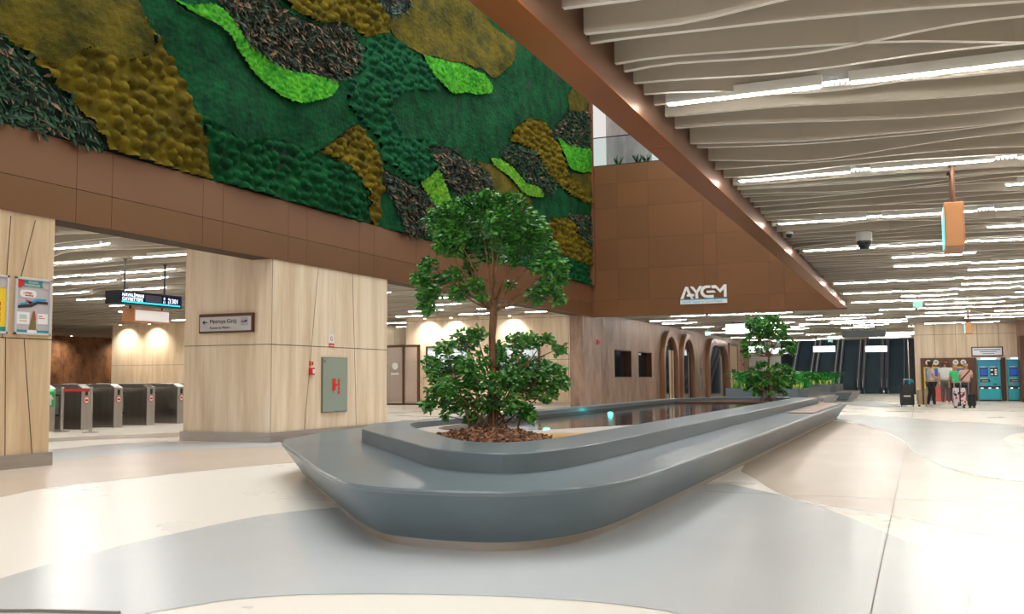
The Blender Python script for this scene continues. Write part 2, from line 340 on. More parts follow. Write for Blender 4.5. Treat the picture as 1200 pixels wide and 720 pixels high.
# upper level behind the bronze wall
g = MB(); g.box(-10.9,-9.28,35.2,35.9,8.9,15,0); struct(g.build('pillar_upper', M_concrete), 'streaked grey stone pillar on the upper level')
g = MB(); g.box(-14,0,33.5,46,8.6,8.88,0); g.box(-11.3,0,46,46.2,8.88,16,0)
g.add([(-11,38,12.6),(2,38,9.0),(2,44,9.0),(-11,44,12.6)],[(0,1,2,3)],0); struct(g.build('wall_upper', mat('upper_white',(214,226,222),.6)), 'white wall of the upper level')
r = thing('glass_balustrade','clear glass balustrade on top of the tall bronze wall','balustrade',(-6.7,33.3,8.88))
for k in range(3):
    g = MB(); g.box(-4.15+k*2.8,-1.37+k*2.8,-.01,.01,0,1.07); g.build('glass_panel', M_glass, r)
g = MB(); g.box(-4.2,4.25,-.02,.02,1.07,1.1); g.build('handrail', M_dark, r)
g = MB(); g.box(-4.2,4.25,-.03,.03,-.0,.04); g.build('base_rail', M_dark, r)

# brown wall with two windows, behind the pool
g = MB(); X0,X1 = -11.4,-10.9; wins = [(35.9,38.3),(39.35,41.55)]; zt = 3.58
g.box(X0,X1,32.15,35.9,0,3.36); g.box(X0,X1,33.6,35.9,3.36,zt)
g.box(X0,X1,38.3,39.35,0,zt); g.box(X0,X1,41.55,69,0,zt)
for a,b in wins: g.box(X0,X1,a,b,0,1.16); g.box(X0,X1,a,b,2.28,zt)
for yj in (34.3,42.1,52.6): g.box(X1,X1+.002,yj-.008,yj+.008,0,3.4,1)
struct(g.build('wall_brown', [M_brownwall, M_joint]), 'brown marble wall beyond the pool')
for n,(a,b) in enumerate(wins):
    w = bpy.data.objects.new('window_%d'%(n+1), None); COL.objects.link(w); w.location = (-11.14,(a+b)/2,1.16); w['kind'] = 'structure'
    h = (b-a)/2
    g = MB(); g.box(-.02,.0,-h,h,0,1.12); g.build('window_pane', M_glassd, w)
    g = MB()
    for q in ((-h,-h+.04,0,1.12),(h-.04,h,0,1.12),(-h,h,0,.04),(-h,h,1.08,1.12)): g.box(0.0,.235,q[0],q[1],q[2],q[3])
    g.build('window_frame', M_brownf, w)
# cream stone walls of the left hall
def slabwall(name, axis, pos, u0,u1,z0,z1, m, step=1.3, jz=(1.78,3.3), label=None, t=.3, sign=1):
    g = MB()
    if axis == 'y':
        g.box(u0,u1,pos,pos+t,z0,z1,0)
        u = u0+step
        while u < u1-.2: g.box(u-.006,u+.006,pos-.002,pos,z0,z1,1); u += step
        for z in jz: g.box(u0,u1,pos-.002,pos,z-.006,z+.006,1)
    else:
        g.box(pos-t,pos,u0,u1,z0,z1,0)
        u = u0+step
        while u < u1-.2: g.box(pos,pos+.002,u-.006,u+.006,z0,z1,1); u += step
        for z in jz: g.box(pos,pos+.002,u0,u1,z-.006,z+.006,1)
    return struct(g.build(name, [m, M_joint]), label)
slabwall('wall_cream', 'y', 38.2, -21.4,-11.4,0,4.3, M_trav, 2.6, (1.95,3.75), 'cream stone wall with the two framed pictures')
g = MB(); g.box(-21.4,-11.4,38.15,38.2,0,.15); struct(g.build('baseboard_cream', M_plinth))
slabwall('wall_tickets', 'y', 49.5, -.22,4.2,0,3.9, M_trav, .9, (3.1,), 'cream stone wall above the ticket machines')
g = MB(); g.box(4.07,5.6,47.6,48.9,0,2.9,0); g.box(4.05,5.6,47.55,48.9,2.9,3.8,1); struct(g.build('wall_niche', [M_niche, M_brownwall]), 'brown wall at the right edge')
slabwall('wall_hall_back', 'y', 58, -56,-34,0,4.3, M_patina, 2.2, (), 'bronze coloured wall at the back of the hall with the gates')
g = MB(); g.box(-36.2,-25,35.5,45,0,4.3,0); g.box(-36.2,-25,35.498,35.5,1.9,1.91,1)
struct(g.build('pillar_hall', [M_trav, M_joint]), 'cream stone block beyond the gates')
slabwall('wall_hall_left', 'x', -47, 5,60,0,4.3, M_patina, 2.2, (), 'far left wall of the hall')
g = MB(); g.box(-30,-21.4,66,66.3,0,4.4,0); struct(g.build('wall_corridor', M_trav2), 'back wall behind the glass doors')
g = MB(); g.box(9.0,9.3,-2,76,0,4.2); struct(g.build('wall_right', M_trav2))

# ================================================================ SLATTED CEILINGS
def fins(name, x0, x1, y0, y1, zb, seed, th=.026, depth=.26, left=None, dx=.22, label=None, smin=.16, smax=.62):
    rr = random.Random(seed); g = MB(); y = y0
    while y < y1:
        n = int((x1-x0)/dx)+1; V = []
        ph1,ph2 = rr.uniform(0,6.28), rr.uniform(0,6.28); A = rr.uniform(.05,.40); k1 = rr.uniform(.5,1.1); k2 = rr.uniform(1.3,2.0)
        xa = x0+rr.uniform(0,.06); zj = zb+rr.uniform(0,.012)
        for i in range(n+1):
            x = xa+(x1-xa)*i/n
            e = min(1, (x-x0)/1.2)
            yy = y + e*(A*math.sin(k1*x+ph1)+.5*A*math.sin(k2*x+ph2)) + .5*(noise.noise(Vector((x*.22, y*.13, seed)))) + .22*noise.noise(Vector((x*.6, y*.5, seed+3)))
            V += [(x,yy-th,zj),(x,yy+th,zj),(x,yy+th,zb+depth),(x,yy-th,zb+depth)]
        F = []
        for i in range(n):
            a = i*4; b = a+4
            F += [(a,b,b+1,a+1),(a+1,b+1,b+2,a+2),(a+3,a,b,b+3)] if False else [(a,a+1,b+1,b),(a+1,a+2,b+2,b+1),(a+3,a,b,b+3)]
        F += [(0,3,2,1),(n*4,n*4+1,n*4+2,n*4+3)]
        g.add(V,F,0)
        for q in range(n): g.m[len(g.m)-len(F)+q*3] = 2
        y += rr.uniform(smin,smax)
    g.box(x0,x1,y0-.4,y1+.4,zb+depth,zb+depth+.08,1)
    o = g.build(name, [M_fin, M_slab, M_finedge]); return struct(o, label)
ZC = 3.57
fins('ceiling_right', -2.15, 9, -7, 33.4, ZC, 3, label='ceiling of wavy cream slats above the open floor')
fins('ceiling_far', -10.9, 9, 33.95, 67, ZC, 8, label='ceiling of wavy cream slats towards the escalators', smin=.4, smax=.8, dx=.4)
fins('ceiling_left', -47, -11.35, 6, 44, 3.85, 12, label='ceiling of wavy cream slats over the hall with the gates', smin=.3, smax=.8, dx=.3)
fins('ceiling_back', -47, -11.45, 44.6, 66, 3.85, 15, label='ceiling of wavy cream slats deep in the hall', smin=.5, smax=.8, dx=.6)

g = MB(); g.box(-2.6,9.3,-7.4,-7.2,0,4.2); struct(g.build('wall_back', M_trav2))
# linear lights: housing, lit diffuser and a short open run of chips
def make_led():
    t = thing('linear_ceiling_light','','ceiling light')
    g = MB(); g.box(-.66,.66,-.035,.035,.012,.10); g.build('housing', M_whitep, t)
    g = MB(); g.box(-.64,.64,-.022,.022,0,.012); g.build('diffuser', M_led, t)
    g = MB(); pr = [(.66,.03)]
    for k in range(5): a = .675+k*.045; pr += [(a,.03),(a,.008),(a+.025,.008),(a+.025,.03)]
    pr += [(.90,.03),(.90,.04),(.66,.04)]
    n = len(pr); v = [(x,-.012,z) for x,z in pr]+[(x,.012,z) for x,z in pr]
    tr = tessellate_polygon([[Vector((x,z,0)) for x,z in pr]])
    g.add(v,[tuple(q) for q in tr]+[tuple(i+n for i in q) for q in tr]+[(i,(i+1)%n,(i+1)%n+n,i+n) for i in range(n)])
    g.build('chip_strip', M_leddot, t)
    return t
led3 = []; led0 = make_led(); led_used = [False]
def led(x,y,z,label,group):
    if group == G3:
        if not led3:
            r = dup(led0,(x,y,z),None,label,group)
            for c in r.children:
                if c.name.startswith('diffuser'): c.data = c.data.copy(); c.data.materials[0] = M_led2
            led3.append(r); return r
        return dup(led3[0],(x,y,z),None,label,group)
    if not led_used[0]:
        led_used[0] = True; led0.location = (x,y,z); led0['label'] = label; led0['group'] = group; return led0
    return dup(led0, (x,y,z), None, label, group)
G1 = 'linear lights in the slatted ceiling over the open floor'
G2 = 'linear lights in the slatted ceiling towards the escalators'
G3 = 'linear lights in the slatted ceiling over the gates'
L1 = 'white linear light among the cream slats right of the bronze beam, outside the nearest row'
rows = [(8.25,(0,1,2)),(9.93,(2,3)),(11.9,(0,1,2)),(13.55,(2,3)),(15.5,(0,1,2,3)),(17.3,(2,3)),(19.05,(0,1,2,3)),(20.9,(1,3)),(22.65,(1,2,4)),(24.1,(2,3)),(26.1,(0,1,2,3)),(27.8,(2,4)),(29.4,(0,1,2,3)),(31.2,(1,3)),(33.0,(0,1,2,3))]
for y,cs in rows:
    for c in cs:
        x = -1.33+c*1.53
        if y < 9 and c == 0: lab = 'nearest linear light in the slatted ceiling, starting beside the bronze beam'
        elif y < 9 and c == 1: lab = 'second linear light from the bronze beam in the nearest row'
        else: lab = L1
        led(x,y,ZC-.034,lab,G1)
for y in (5.2,2.9,.8,-1.6,-4):  # unseen rows over and behind the camera, added to brighten the near floor
    for c in (0,1,2,3,4): led(-1.33+c*1.53,y,ZC-.034,L1,G1)
rr = random.Random(4)
y = 35.0
while y < 66:
    for c in range(-6,6):
        if rr.random() < .42: 
            x = -1.33+c*1.53+rr.choice((0,.7))
            if -10 < x < 6: led(x,y,ZC-.034,'small white linear light among the slats towards the escalators',G2)
    y += rr.choice((1.7,2.1,2.6))
for y,xs_ in ((14.3,(-15.6,-17.3)),(16.1,(-13.9,-15.2,-17.4,-19)),(18.2,(-17.5,-19,-20.5,-14.5)),(19.6,(-19,-20.8,-22.4,-16)),(21.7,(-15,-18,-21,-24)),(23.6,(-17,-20,-25)),(26,(-16,-19,-22,-26)),(28.4,(-14,-18,-24,-28)),(31,(-16,-20,-26,-30)),(33.5,(-15,-18,-22,-25,-30)),(36,(-14,-17,-20,-24,-29)),(40,(-23,-27,-31)),(43,(-24,-30,-36)),(48,(-24,-34,-40)),(53,(-23,-36,-42)),(12,(-14,-16.5)),(9,(-13.5,-16))):
    for x in xs_: led(x,y,3.83,'white linear light in the slatted ceiling beyond the cream piers',G3)

# ================================================================ MOSS WALL
YA,YB,ZA,ZB = 5.5,33.0,4.5,11.9
moss = thing('moss_wall','large wall of preserved moss and foliage in wavy green and olive patches','green wall',(-10.9,5.5,4.5))
d = .03
NY = int((YB-YA)/d); NZ = int((ZB-ZA)/d)
ycs = YA+(np.arange(NY)+.5)*d; zcs = ZA+(np.arange(NZ)+.5)*d
YY,ZZ = np.meshgrid(ycs,zcs,indexing='ij')
def warp(Y,Z):
    return Y+.02*np.sin(Z*5.1+Y*2), Z+.02*np.sin(Y*4.3+Z)
def inside(poly,Y,Z):
    r = np.zeros(Y.shape,bool); n = len(poly)
    for i in range(n):
        y1,z1 = poly[i]; y2,z2 = poly[(i+1)%n]
        if z1 == z2: continue
        c = ((z1>Z)!=(z2>Z)) & (Y < (y2-y1)*(Z-z1)/(z2-z1)+y1)
        r ^= c
    return r
WY,WZ = warp(YY,ZZ)
cls = np.zeros((NY,NZ),int)
sm = []
for i,(t,p) in enumerate(MOSS):
    sp = catmull(p, 4); sm.append(sp); cls[inside(sp,WY,WZ)] = i+1
types = ['deep_smooth']+[t for t,_ in MOSS]
MM = {
 'deep_smooth': mat('moss_deep',(13,80,42),.95,rgb2=(6,50,28),vscale=(2.2,2.2,2.2),bump=1,bscale=45,spec=.15),
 'deep_bump': mat('moss_deep_pillow',(16,82,42),.95,rgb2=(8,54,28),vscale=(3,3,3),bump=.4,bscale=60,spec=.15),
 'green_bump': mat('moss_green_pillow',(24,92,52),.95,rgb2=(11,58,38),vscale=(3,3,3),bump=.4,bscale=60,spec=.15),
 'olive_bump': mat('moss_olive_pillow',(112,96,20),.95,rgb2=(70,62,14),vscale=(2.6,2.6,2.6),bump=.4,bscale=60,spec=.15),
 'olive_smooth': mat('moss_olive',(100,88,22),.95,rgb2=(56,56,16),vscale=(1.3,1.3,2.2),bump=1,bscale=35,spec=.15),
 'lime': mat('moss_lime',(86,172,42),.95,rgb2=(44,134,34),vscale=(4,4,4),bump=1,bscale=60,spec=.15),
 'lime_yellow': mat('moss_lime_yellow',(116,166,42),.95,rgb2=(66,136,36),vscale=(4,4,4),bump=1,bscale=60,spec=.15),
 'foliage_dark': mat('backing_dark',(20,40,28),.95), 'foliage_brown': mat('backing_brown',(34,38,26),.95), 'foliage_grey': mat('backing_grey',(36,50,48),.95)}
# displacement on the vertex grid
yv = YA+np.arange(NY+1)*d; zv = ZA+np.arange(NZ+1)*d
VY,VZ = np.meshgrid(yv,zv,indexing='ij')
def bumps(Y,Z,s,seed,rad):
    """domes on a jittered grid of pitch s"""
    rs = np.random.default_rng(seed); H = np.zeros(Y.shape); N = 400
    jy = rs.uniform(-.32,.32,(N,N)); jz = rs.uniform(-.32,.32,(N,N)); sz = rs.uniform(.65,1.15,(N,N))
    iy = np.floor(Y/s).astype(int); iz = np.floor(Z/s).astype(int)
    for a in (-1,0,1):
        for b in (-1,0,1):
            cy = iy+a; cz = iz+b
            py = (cy+.5+jy[cy%N,cz%N])*s; pz = (cz+.5+jz[cy%N,cz%N])*s; R = rad*sz[cy%N,cz%N]
            q = 1-((Y-py)**2+(Z-pz)**2)/R**2
            H = np.maximum(H, np.sqrt(np.clip(q,0,1))*R)
    return H
low = .03*np.sin(VY*2.1+VZ)+.03*np.sin(VZ*3.3-VY*1.3)
DB = {'bump': bumps(VY,VZ,.20,1,.088)*1.25, 'lime': bumps(VY,VZ,.085,2,.05)*.8, 'smooth': bumps(VY,VZ,.11,3,.06)*.25+rng.uniform(0,.008,VY.shape), 'fol': rng.uniform(0,.02,VY.shape)}
ADD = {'deep_smooth':0,'deep_bump':.0,'green_bump':.01,'olive_bump':.03,'olive_smooth':.02,'lime':.06,'lime_yellow':.06,'foliage_dark':-.02,'foliage_brown':-.02,'foliage_grey':-.02}
PLAB = {'lime':'bright lime green moss','lime_yellow':'yellowish lime green moss','olive_bump':'olive pillow moss','olive_smooth':'flat olive moss','deep_bump':'dark green pillow moss','green_bump':'mid green pillow moss','deep_smooth':'flat dark green moss','foliage_dark':'dark green dried foliage','foliage_brown':'brown and green dried foliage','foliage_grey':'grey green dried foliage'}
for ci,t in enumerate(types):
    mk = cls==ci
    if not mk.any(): continue
    ii,jj = np.nonzero(mk)
    key = 'bump' if 'bump' in t else 'lime' if 'lime' in t else 'fol' if 'fol' in t else 'smooth'
    H = DB[key]+low+ADD[t]+.05
    W = NZ+1
    quad = np.stack([ii*W+jj,(ii+1)*W+jj,(ii+1)*W+jj+1,ii*W+jj+1],1)
    u,inv = np.unique(quad,return_inverse=True); inv = inv.reshape(quad.shape)
    co = np.stack([H.ravel()[u], VY.ravel()[u]-5.5, VZ.ravel()[u]-4.5],1)
    me = bpy.data.meshes.new('moss_patch'); me.from_pydata(co.tolist(), [], inv.tolist())
    me.materials.append(MM[t]); me.polygons.foreach_set('use_smooth',[True]*len(me.polygons)); me.update()
    o = bpy.data.objects.new('moss_base' if ci==0 else ('foliage_patch' if 'fol' in t else 'moss_patch'), me); COL.objects.link(o); o.parent = moss; o['label'] = PLAB[t]
    if 'fol' in t:
        # dried leaves standing out of the backing
        g = MB(); n = int(mk.sum()*d*d*330)
        sel = rng.integers(0,len(ii),n)
        for k in sel:
            y0 = ycs[ii[k]]-5.5+random.uniform(-.02,.02); z0 = zcs[jj[k]]-4.5+random.uniform(-.02,.02)
            L = random.uniform(.08,.19); w = L*random.uniform(.12,.26); a = random.gauss(-PI/2,1.1); out = random.uniform(.03,.14)
            dy,dz = math.cos(a),math.sin(a); x0 = random.uniform(.03,.07)
            mi = 0 if random.random() < (.76 if t=='foliage_brown' else .84) else 1
            g.add([(x0,y0,z0),(x0+out*.6,y0+dy*L*.5-dz*w,z0+dz*L*.5+dy*w),(x0+out,y0+dy*L,z0+dz*L),(x0+out*.7,y0+dy*L*.5+dz*w,z0+dz*L*.5-dy*w)],[(0,1,2,3)],mi)
        c1 = {'foliage_dark':(44,84,56),'foliage_brown':(52,74,54),'foliage_grey':(74,102,94)}[t]
        lf = g.build('dried_leaves', [mat('dry_'+t,c1,.8,var=.5,vscale=(3,3,3)), mat('dry_twig',(134,104,80),.85)], o)
        lf['kind'] = 'stuff'
bk = MB(); bk.box(-.3,0,0,27.6,0,7.4); bk.build('backing_board', mat('backing_board',(16,40,28),.95), moss)
bk = MB(); bk.box(0,.16,27.5,27.62,0,7.4); bk.build('edge_trim', mat('edge_trim_brown',(120,72,48),.5), moss)

# ================================================================ POOL BENCH
bo = [(-1.87,27.6,.05),(-3.0,29.2,.2),(-6.2,29.2,.4),(-7.75,27.2,.4),(-7.65,11.6,.9),(-7.0,9.45,.5),(-3.95,5.95,.9),(-3.4,5.5,.5),(-2.35,5.5,.5),(-1.86,6.35,.9)]
bo = smooth_poly(bo[::-1], .3, 6)
def ccw(p):
    a = sum(p[i][0]*p[(i+1)%len(p)][1]-p[(i+1)%len(p)][0]*p[i][1] for i in range(len(p)))
    return p if a > 0 else p[::-1]
bo = ccw(bo)
ro = ccw(smooth_poly([(-2.56,7.5,.8),(-2.58,27.2,.1),(-3.3,28.2,.2),(-5.2,28.2,.5),(-6.45,26.3,.5),(-6.45,10.6,.25),(-5.95,9.55,.3),(-3.5,6.75,.5),(-2.75,6.55,.5)][::-1],.3,6))
ri = ccw(smooth_poly([(-3.15,8.3,.6),(-3.2,27.0,.1),(-3.6,27.6,.2),(-5.1,27.6,.4),(-6.05,26.0,.5),(-6.05,10.9,.3),(-5.55,10.05,.3),(-3.85,7.85,.45),(-3.35,7.7,.4)][::-1],.3,6))
bench = thing('pool_bench','long dark grey bench-shaped basin with raised rim around the pool','pool bench',(-4.5,17,0))
def loc(p, c=(-4.5,17)): return [(a-c[0],b-c[1]) for a,b in p]
g = MB(); B0 = loc(bo)
b1 = offset_poly(B0,.012); bb = offset_poly(B0,.235)
g.ring(bb, B0, .07, .385); g.ring(B0, B0, .385, .408); g.ring(B0, b1, .408, .42)
R0 = loc(ro)
# seat top between outer edge and rim
def annulus(g, outer, inner, z, m=0):
    tr = tessellate_polygon([[Vector((x,y,0)) for x,y in outer],[Vector((x,y,0)) for x,y in inner]])
    g.add([(x,y,z) for x,y in outer]+[(x,y,z) for x,y in inner], tr, m)
annulus(g, b1, R0, .42)
g.prism(bb, .065,.07)
g.build('seat', M_solid, bench, smooth=True, flat_angle=.35)
g = MB(); Ri = loc(ri); r1 = offset_poly(R0,.008)
g.ring(R0,R0,.42,.562); g.ring(R0,r1,.562,.57); annulus(g, r1, Ri, .57); g.ring(Ri,Ri,.57,.5)
g.build('raised_rim', M_solid, bench, smooth=True, flat_angle=.35)
g = MB(); pl = offset_poly(B0,.275); g.prism(pl,0,.065); g.build('plinth', M_plinth, bench, smooth=True, flat_angle=.35)
g = MB(); g.ring(Ri,Ri,.5,.12); g.prism(Ri,.1,.12); g.build('basin_lining', M_poolwall, bench, smooth=True, flat_angle=.35)
g = MB()
g.box(2.06,2.56,2.6,10.3,.425,.44); g.box(-.2,1.9,10.9,11.9,.425,.44)
g.build('wooden_seat_top', M_wood, bench, bevel=.006)
# beds at both ends and the water between
bed = [p for p in ri if p[1] < 12.0]
bed = ccw(smooth_poly([(-3.17,13.6,.3),(-3.2,8.3,.6),(-3.38,7.75,.4),(-3.85,7.9,.45),(-5.52,10.1,.3),(-6.02,10.95,.3),(-6.02,12.6,.1),(-5.85,11.2,.5),(-5.3,10.5,.5),(-4.5,10.65,.8),(-3.75,12.2,1)],.3,5))
b_o = MB(); b_o.prism(loc(bed),.13,.50); b_o.build('bed_shelf', M_pale, bench)
bed2 = ccw([(-3.25,24.9),(-3.25,27.0),(-3.62,27.55),(-5.1,27.55),(-6.0,25.95),(-6.0,25.4),(-5.0,25.6),(-4.2,25.3)])
b_o = MB(); b_o.prism(loc(bed2),.13,.50); b_o.build('bed_shelf', mat('soil',(88,60,44),.9,var=.3,vscale=(12,12,12)), bench)
sand = ccw(smooth_poly([(-3.22,10.6,.3),(-3.22,8.4,.5),(-3.42,7.85,.3),(-3.85,8.0,.4),(-5.35,9.98,.3),(-4.6,10.1,.6),(-3.9,10.2,.5)],.3,5))
g = MB(); g.prism(sand,.503,.515); tag(g.build('sand_bed', M_sand),'strip of yellow sand around the bark mulch under the tree','sand',kind='stuff')
g = MB(); g.prism(ccw([(x+(-4.6-x)*.004,y) for x,y in ri]),.30,.455)
wt = g.build('pool_water', M_water); tag(wt,'still dark water filling the long pool','water',kind='stuff')
bpn = M_water.node_tree; nn = bpn.nodes.new('ShaderNodeTexNoise'); nn.inputs['Scale'].default_value = 2.2; nb = bpn.nodes.new('ShaderNodeBump'); nb.inputs['Strength'].default_value = .04
bpn.links.new(nn.outputs['Fac'],nb.inputs['Height']); bpn.links.new(nb.outputs[0],bpn.nodes['Principled BSDF'].inputs['Normal'])
for n,(x,y,lab) in enumerate(((-4.75,12.4,'turquoise pool light shining behind the near tree'),(-5.75,18.6,'turquoise pool light by the far side of the pool'))):
    t = thing('pool_light',lab,'pool light',(x,y,.422),group='pool lights')
    g = MB(); g.lathe([(.05,0),(.06,.01),(.06,.015),(.05,.02)],16); g.build('housing', M_steel, t)
    g = MB(); g.lathe([(.045,.02),(.04,.034),(.03,.036)],16); g.build('lens', M_teal, t)
    l = bpy.data.lights.new('pool_lamp','POINT'); l.energy = 1; l.color = (.05,.9,.95); l.shadow_soft_size = .05
    lo = bpy.data.objects.new('pool_lamp', l); COL.objects.link(lo); lo.location = (0,0,.07); lo.parent = t

# ================================================================ TREES
RV = Vector((.9209,.3899,0)); FV = Vector((-.3899,.9209,0))
UP = [(520,258,20),(540,250,20),(560,243,18),(578,240,16),(600,243,16),(618,258,18),(630,272,16),(560,268,24),(590,268,24),(535,275,20),(612,285,20),(575,293,18),(525,293,14),(545,290,16),(640,295,16),(650,315,15),(642,335,16),(627,345,13),(655,350,9),(630,315,12),(503,308,12),(497,327,13),(508,342,12),(503,358,12),(519,325,9),(536,322,11),(540,343,12),(560,335,11),(566,350,7),(553,313,9),(600,306,9),(597,330,6),(495,345,8),(659,328,8),(513,262,12),(592,288,16)]
LO = [(545,400,13),(560,394,9),(582,412,9),(525,409,9),(506,425,9),(515,436,11),(535,430,13),(557,430,14),(585,425,11),(606,402,11),(620,402,10),(638,400,6),(653,411,7),(610,425,11),(627,435,14),(645,440,13),(655,450,9),(602,445,14),(620,457,14),(640,462,10),(580,450,12),(555,450,12),(530,454,12),(513,460,10),(506,474,8),(530,475,9),(550,475,11),(575,472,10),(600,474,10),(615,482,8),(555,490,7),(620,490,6),(577,487,6),(523,488,4)]
def leaf(g, p, dirv, nrm, L, w, m=0):
    d = dirv.normalized(); s = d.cross(nrm).normalized(); n = s.cross(d).normalized()
    a = p; b = p+d*L
    q = [a, a+d*L*.3+s*w*.42+n*w*.12, a+d*L*.68+s*w*.5+n*w*.1, b-n*L*.08, a+d*L*.68-s*w*.5+n*w*.1, a+d*L*.3-s*w*.42+n*w*.12, a+d*L*.45]
    g.add(q, [(0,1,6),(1,2,6),(2,3,6),(3,4,6),(4,5,6),(5,0,6)], m)
def make_tree(label, base, k, seed, dens, lf, trunk_r=.042, z0=.5, bush_depth=.8):
    rr = random.Random(seed)
    t = thing('ficus_tree', label, 'tree', (base[0],base[1],z0))
    def P(u,v,dp=0): return RV*((u-577)*k)+FV*dp+Vector((0,0,(515-v)*k))
    fol = MB(); tw = MB(); lowf = MB()
    fork = P(578,360)
    tk = MB(); tk.tube([P(576,520),P(576,500),P(577,470),P(578,430),P(577,395),P(579,370),P(578,352)],[trunk_r*1.25,trunk_r*1.05,trunk_r*.95,trunk_r*.9,trunk_r*.85,trunk_r*1.0,trunk_r*.9],10)
    tk.build('trunk', M_bark, t, smooth=True)
    for grp,(src,tgt) in enumerate(((UP,fol),(LO,lowf))):
        for (u,v,r) in src:
            R = r*k*(1.0 if grp==0 else 1.3); dp = rr.uniform(-1,1)*(.48 if grp==0 else .36)*(1-abs(u-577)/160)*(110*k*bush_depth)
            c = P(u,v,dp)
            n = int(r*r*dens*(1.0 if grp==0 else 1.5))+8
            for _ in range(n):
                while True:
                    q = Vector((rr.uniform(-1,1),rr.uniform(-1,1),rr.uniform(-1,1)))
                    if q.length < 1: break
                q = Vector((q.x*R,q.y*R*1.3,q.z*R*.85))
                p = c+q
                out = (p-(fork if grp==0 else P(577,480))); out.z *= .3
                dv = (out.normalized()*.8+Vector((rr.gauss(0,.6),rr.gauss(0,.6),rr.gauss(-.25,.35))))
                nm = Vector((rr.gauss(0,.5),rr.gauss(0,.5)-.2,1))
                L = lf*rr.uniform(.65,1.15); leaf(tgt, p, dv, nm, L, L*.62, 0 if rr.random()<.62 else 1)
            # branch to the cluster
            if grp == 0 and rr.random() < .45: continue
            if grp == 0:
                s = fork+Vector((rr.uniform(-.3,.3)*trunk_r,rr.uniform(-.3,.3)*trunk_r,rr.uniform(-.25,.05)*.2))
                mid = s.lerp(c,.5)+Vector((0,0,(-.07 if v>300 else .02)*abs(u-577)/60*.6))+Vector((rr.uniform(-.04,.04),rr.uniform(-.04,.04),0))
                rs = [trunk_r*.34,trunk_r*.22,trunk_r*.1]
            else:
                s = P(577+rr.uniform(-28,28),516,rr.uniform(-.1,.1)) if rr.random()<.6 else P(577,rr.uniform(430,500))
                mid = s.lerp(c,.5)+Vector((rr.uniform(-.05,.05),rr.uniform(-.05,.05),.04)); rs = [trunk_r*.32,trunk_r*.22,trunk_r*.1]
            pts = []
            for q in range(7):
                a = q/6; pts.append(s*(1-a)**2+mid*2*a*(1-a)+c*a*a)
            tw.tube(pts,[rs[0]+(rs[2]-rs[0])*q/6 for q in range(7)],5)
    tw.build('branches', M_bark, t, smooth=True)
    fol.build('crown_foliage', [M_leaf,M_leafl], t, smooth=False)
    lowf.build('lower_foliage', [M_leaf,M_leafl], t, smooth=False)
    return t
make_tree('tall leafy ficus with bushy lower shoots at the near end of the pool', (-4.13,9.21), .00893, 11, 1.0, .066)
make_tree('smaller leafy ficus at the far end of the pool, before the planters', (-3.72,26.3), .0079, 21, .3, .10, .03, .5)
# bark mulch heap under the near tree
g = MB()
cx,cy = -4.02,8.95
prof = []
nn_ = 40
ringpts = []
def mul(a, f):   # irregular outline that stays inside the bed
    ex = Vector((math.cos(a),math.sin(a)))
    ax = Vector((-.62,.78)); ay = Vector((.78,.62))
    return Vector((cx,cy))+ax*(ex.x*.95*f)+ay*(ex.y*.56*f)
V = [(cx,cy,.60)]; F = []
for j,(f,z) in enumerate(((.35,.59),(.7,.565),(1,.517))):
    for i in range(nn_): q = mul(2*PI*i/nn_, f*(1+.05*math.sin(i*2.3))); V.append((q.x,q.y,z+random.uniform(-.008,.008)))
for i in range(nn_):
    F.append((0,1+i,1+(i+1)%nn_))
    for j in range(2): a = 1+j*nn_+i; b = 1+j*nn_+(i+1)%nn_; F.append((a,a+nn_,b+nn_,b))
g.add(V,F,0)
for _ in range(1100):
    a = random.uniform(0,2*PI); f = math.sqrt(random.random())*1.05; q = mul(a,f); z = .60-.085*f*f
    p = Vector((q.x,q.y,z+random.uniform(0,.02))); L = random.uniform(.015,.05); w = random.uniform(.008,.022)
    dv = Vector((random.gauss(0,1),random.gauss(0,1),random.gauss(0,.4))).normalized(); s = dv.cross(Vector((random.gauss(0,.4),random.gauss(0,.4),1))).normalized(); n = s.cross(dv)*.006
    g.add([p-dv*L+s*w+n,p+dv*L+s*w*.7+n,p+dv*L-s*w*.7+n,p-dv*L-s*w+n,p-dv*L+s*w-n,p+dv*L+s*w*.7-n,p+dv*L-s*w*.7-n,p-dv*L-s*w-n],[(0,1,2,3),(7,6,5,4),(0,4,5,1),(1,5,6,2),(2,6,7,3),(3,7,4,0)],0 if random.random()<.6 else 1)
tag(g.build('bark_mulch', [M_mulch, mat('bark_light',(156,116,88),.9)]),'heap of brown bark mulch around the near tree trunk','mulch',kind='stuff')
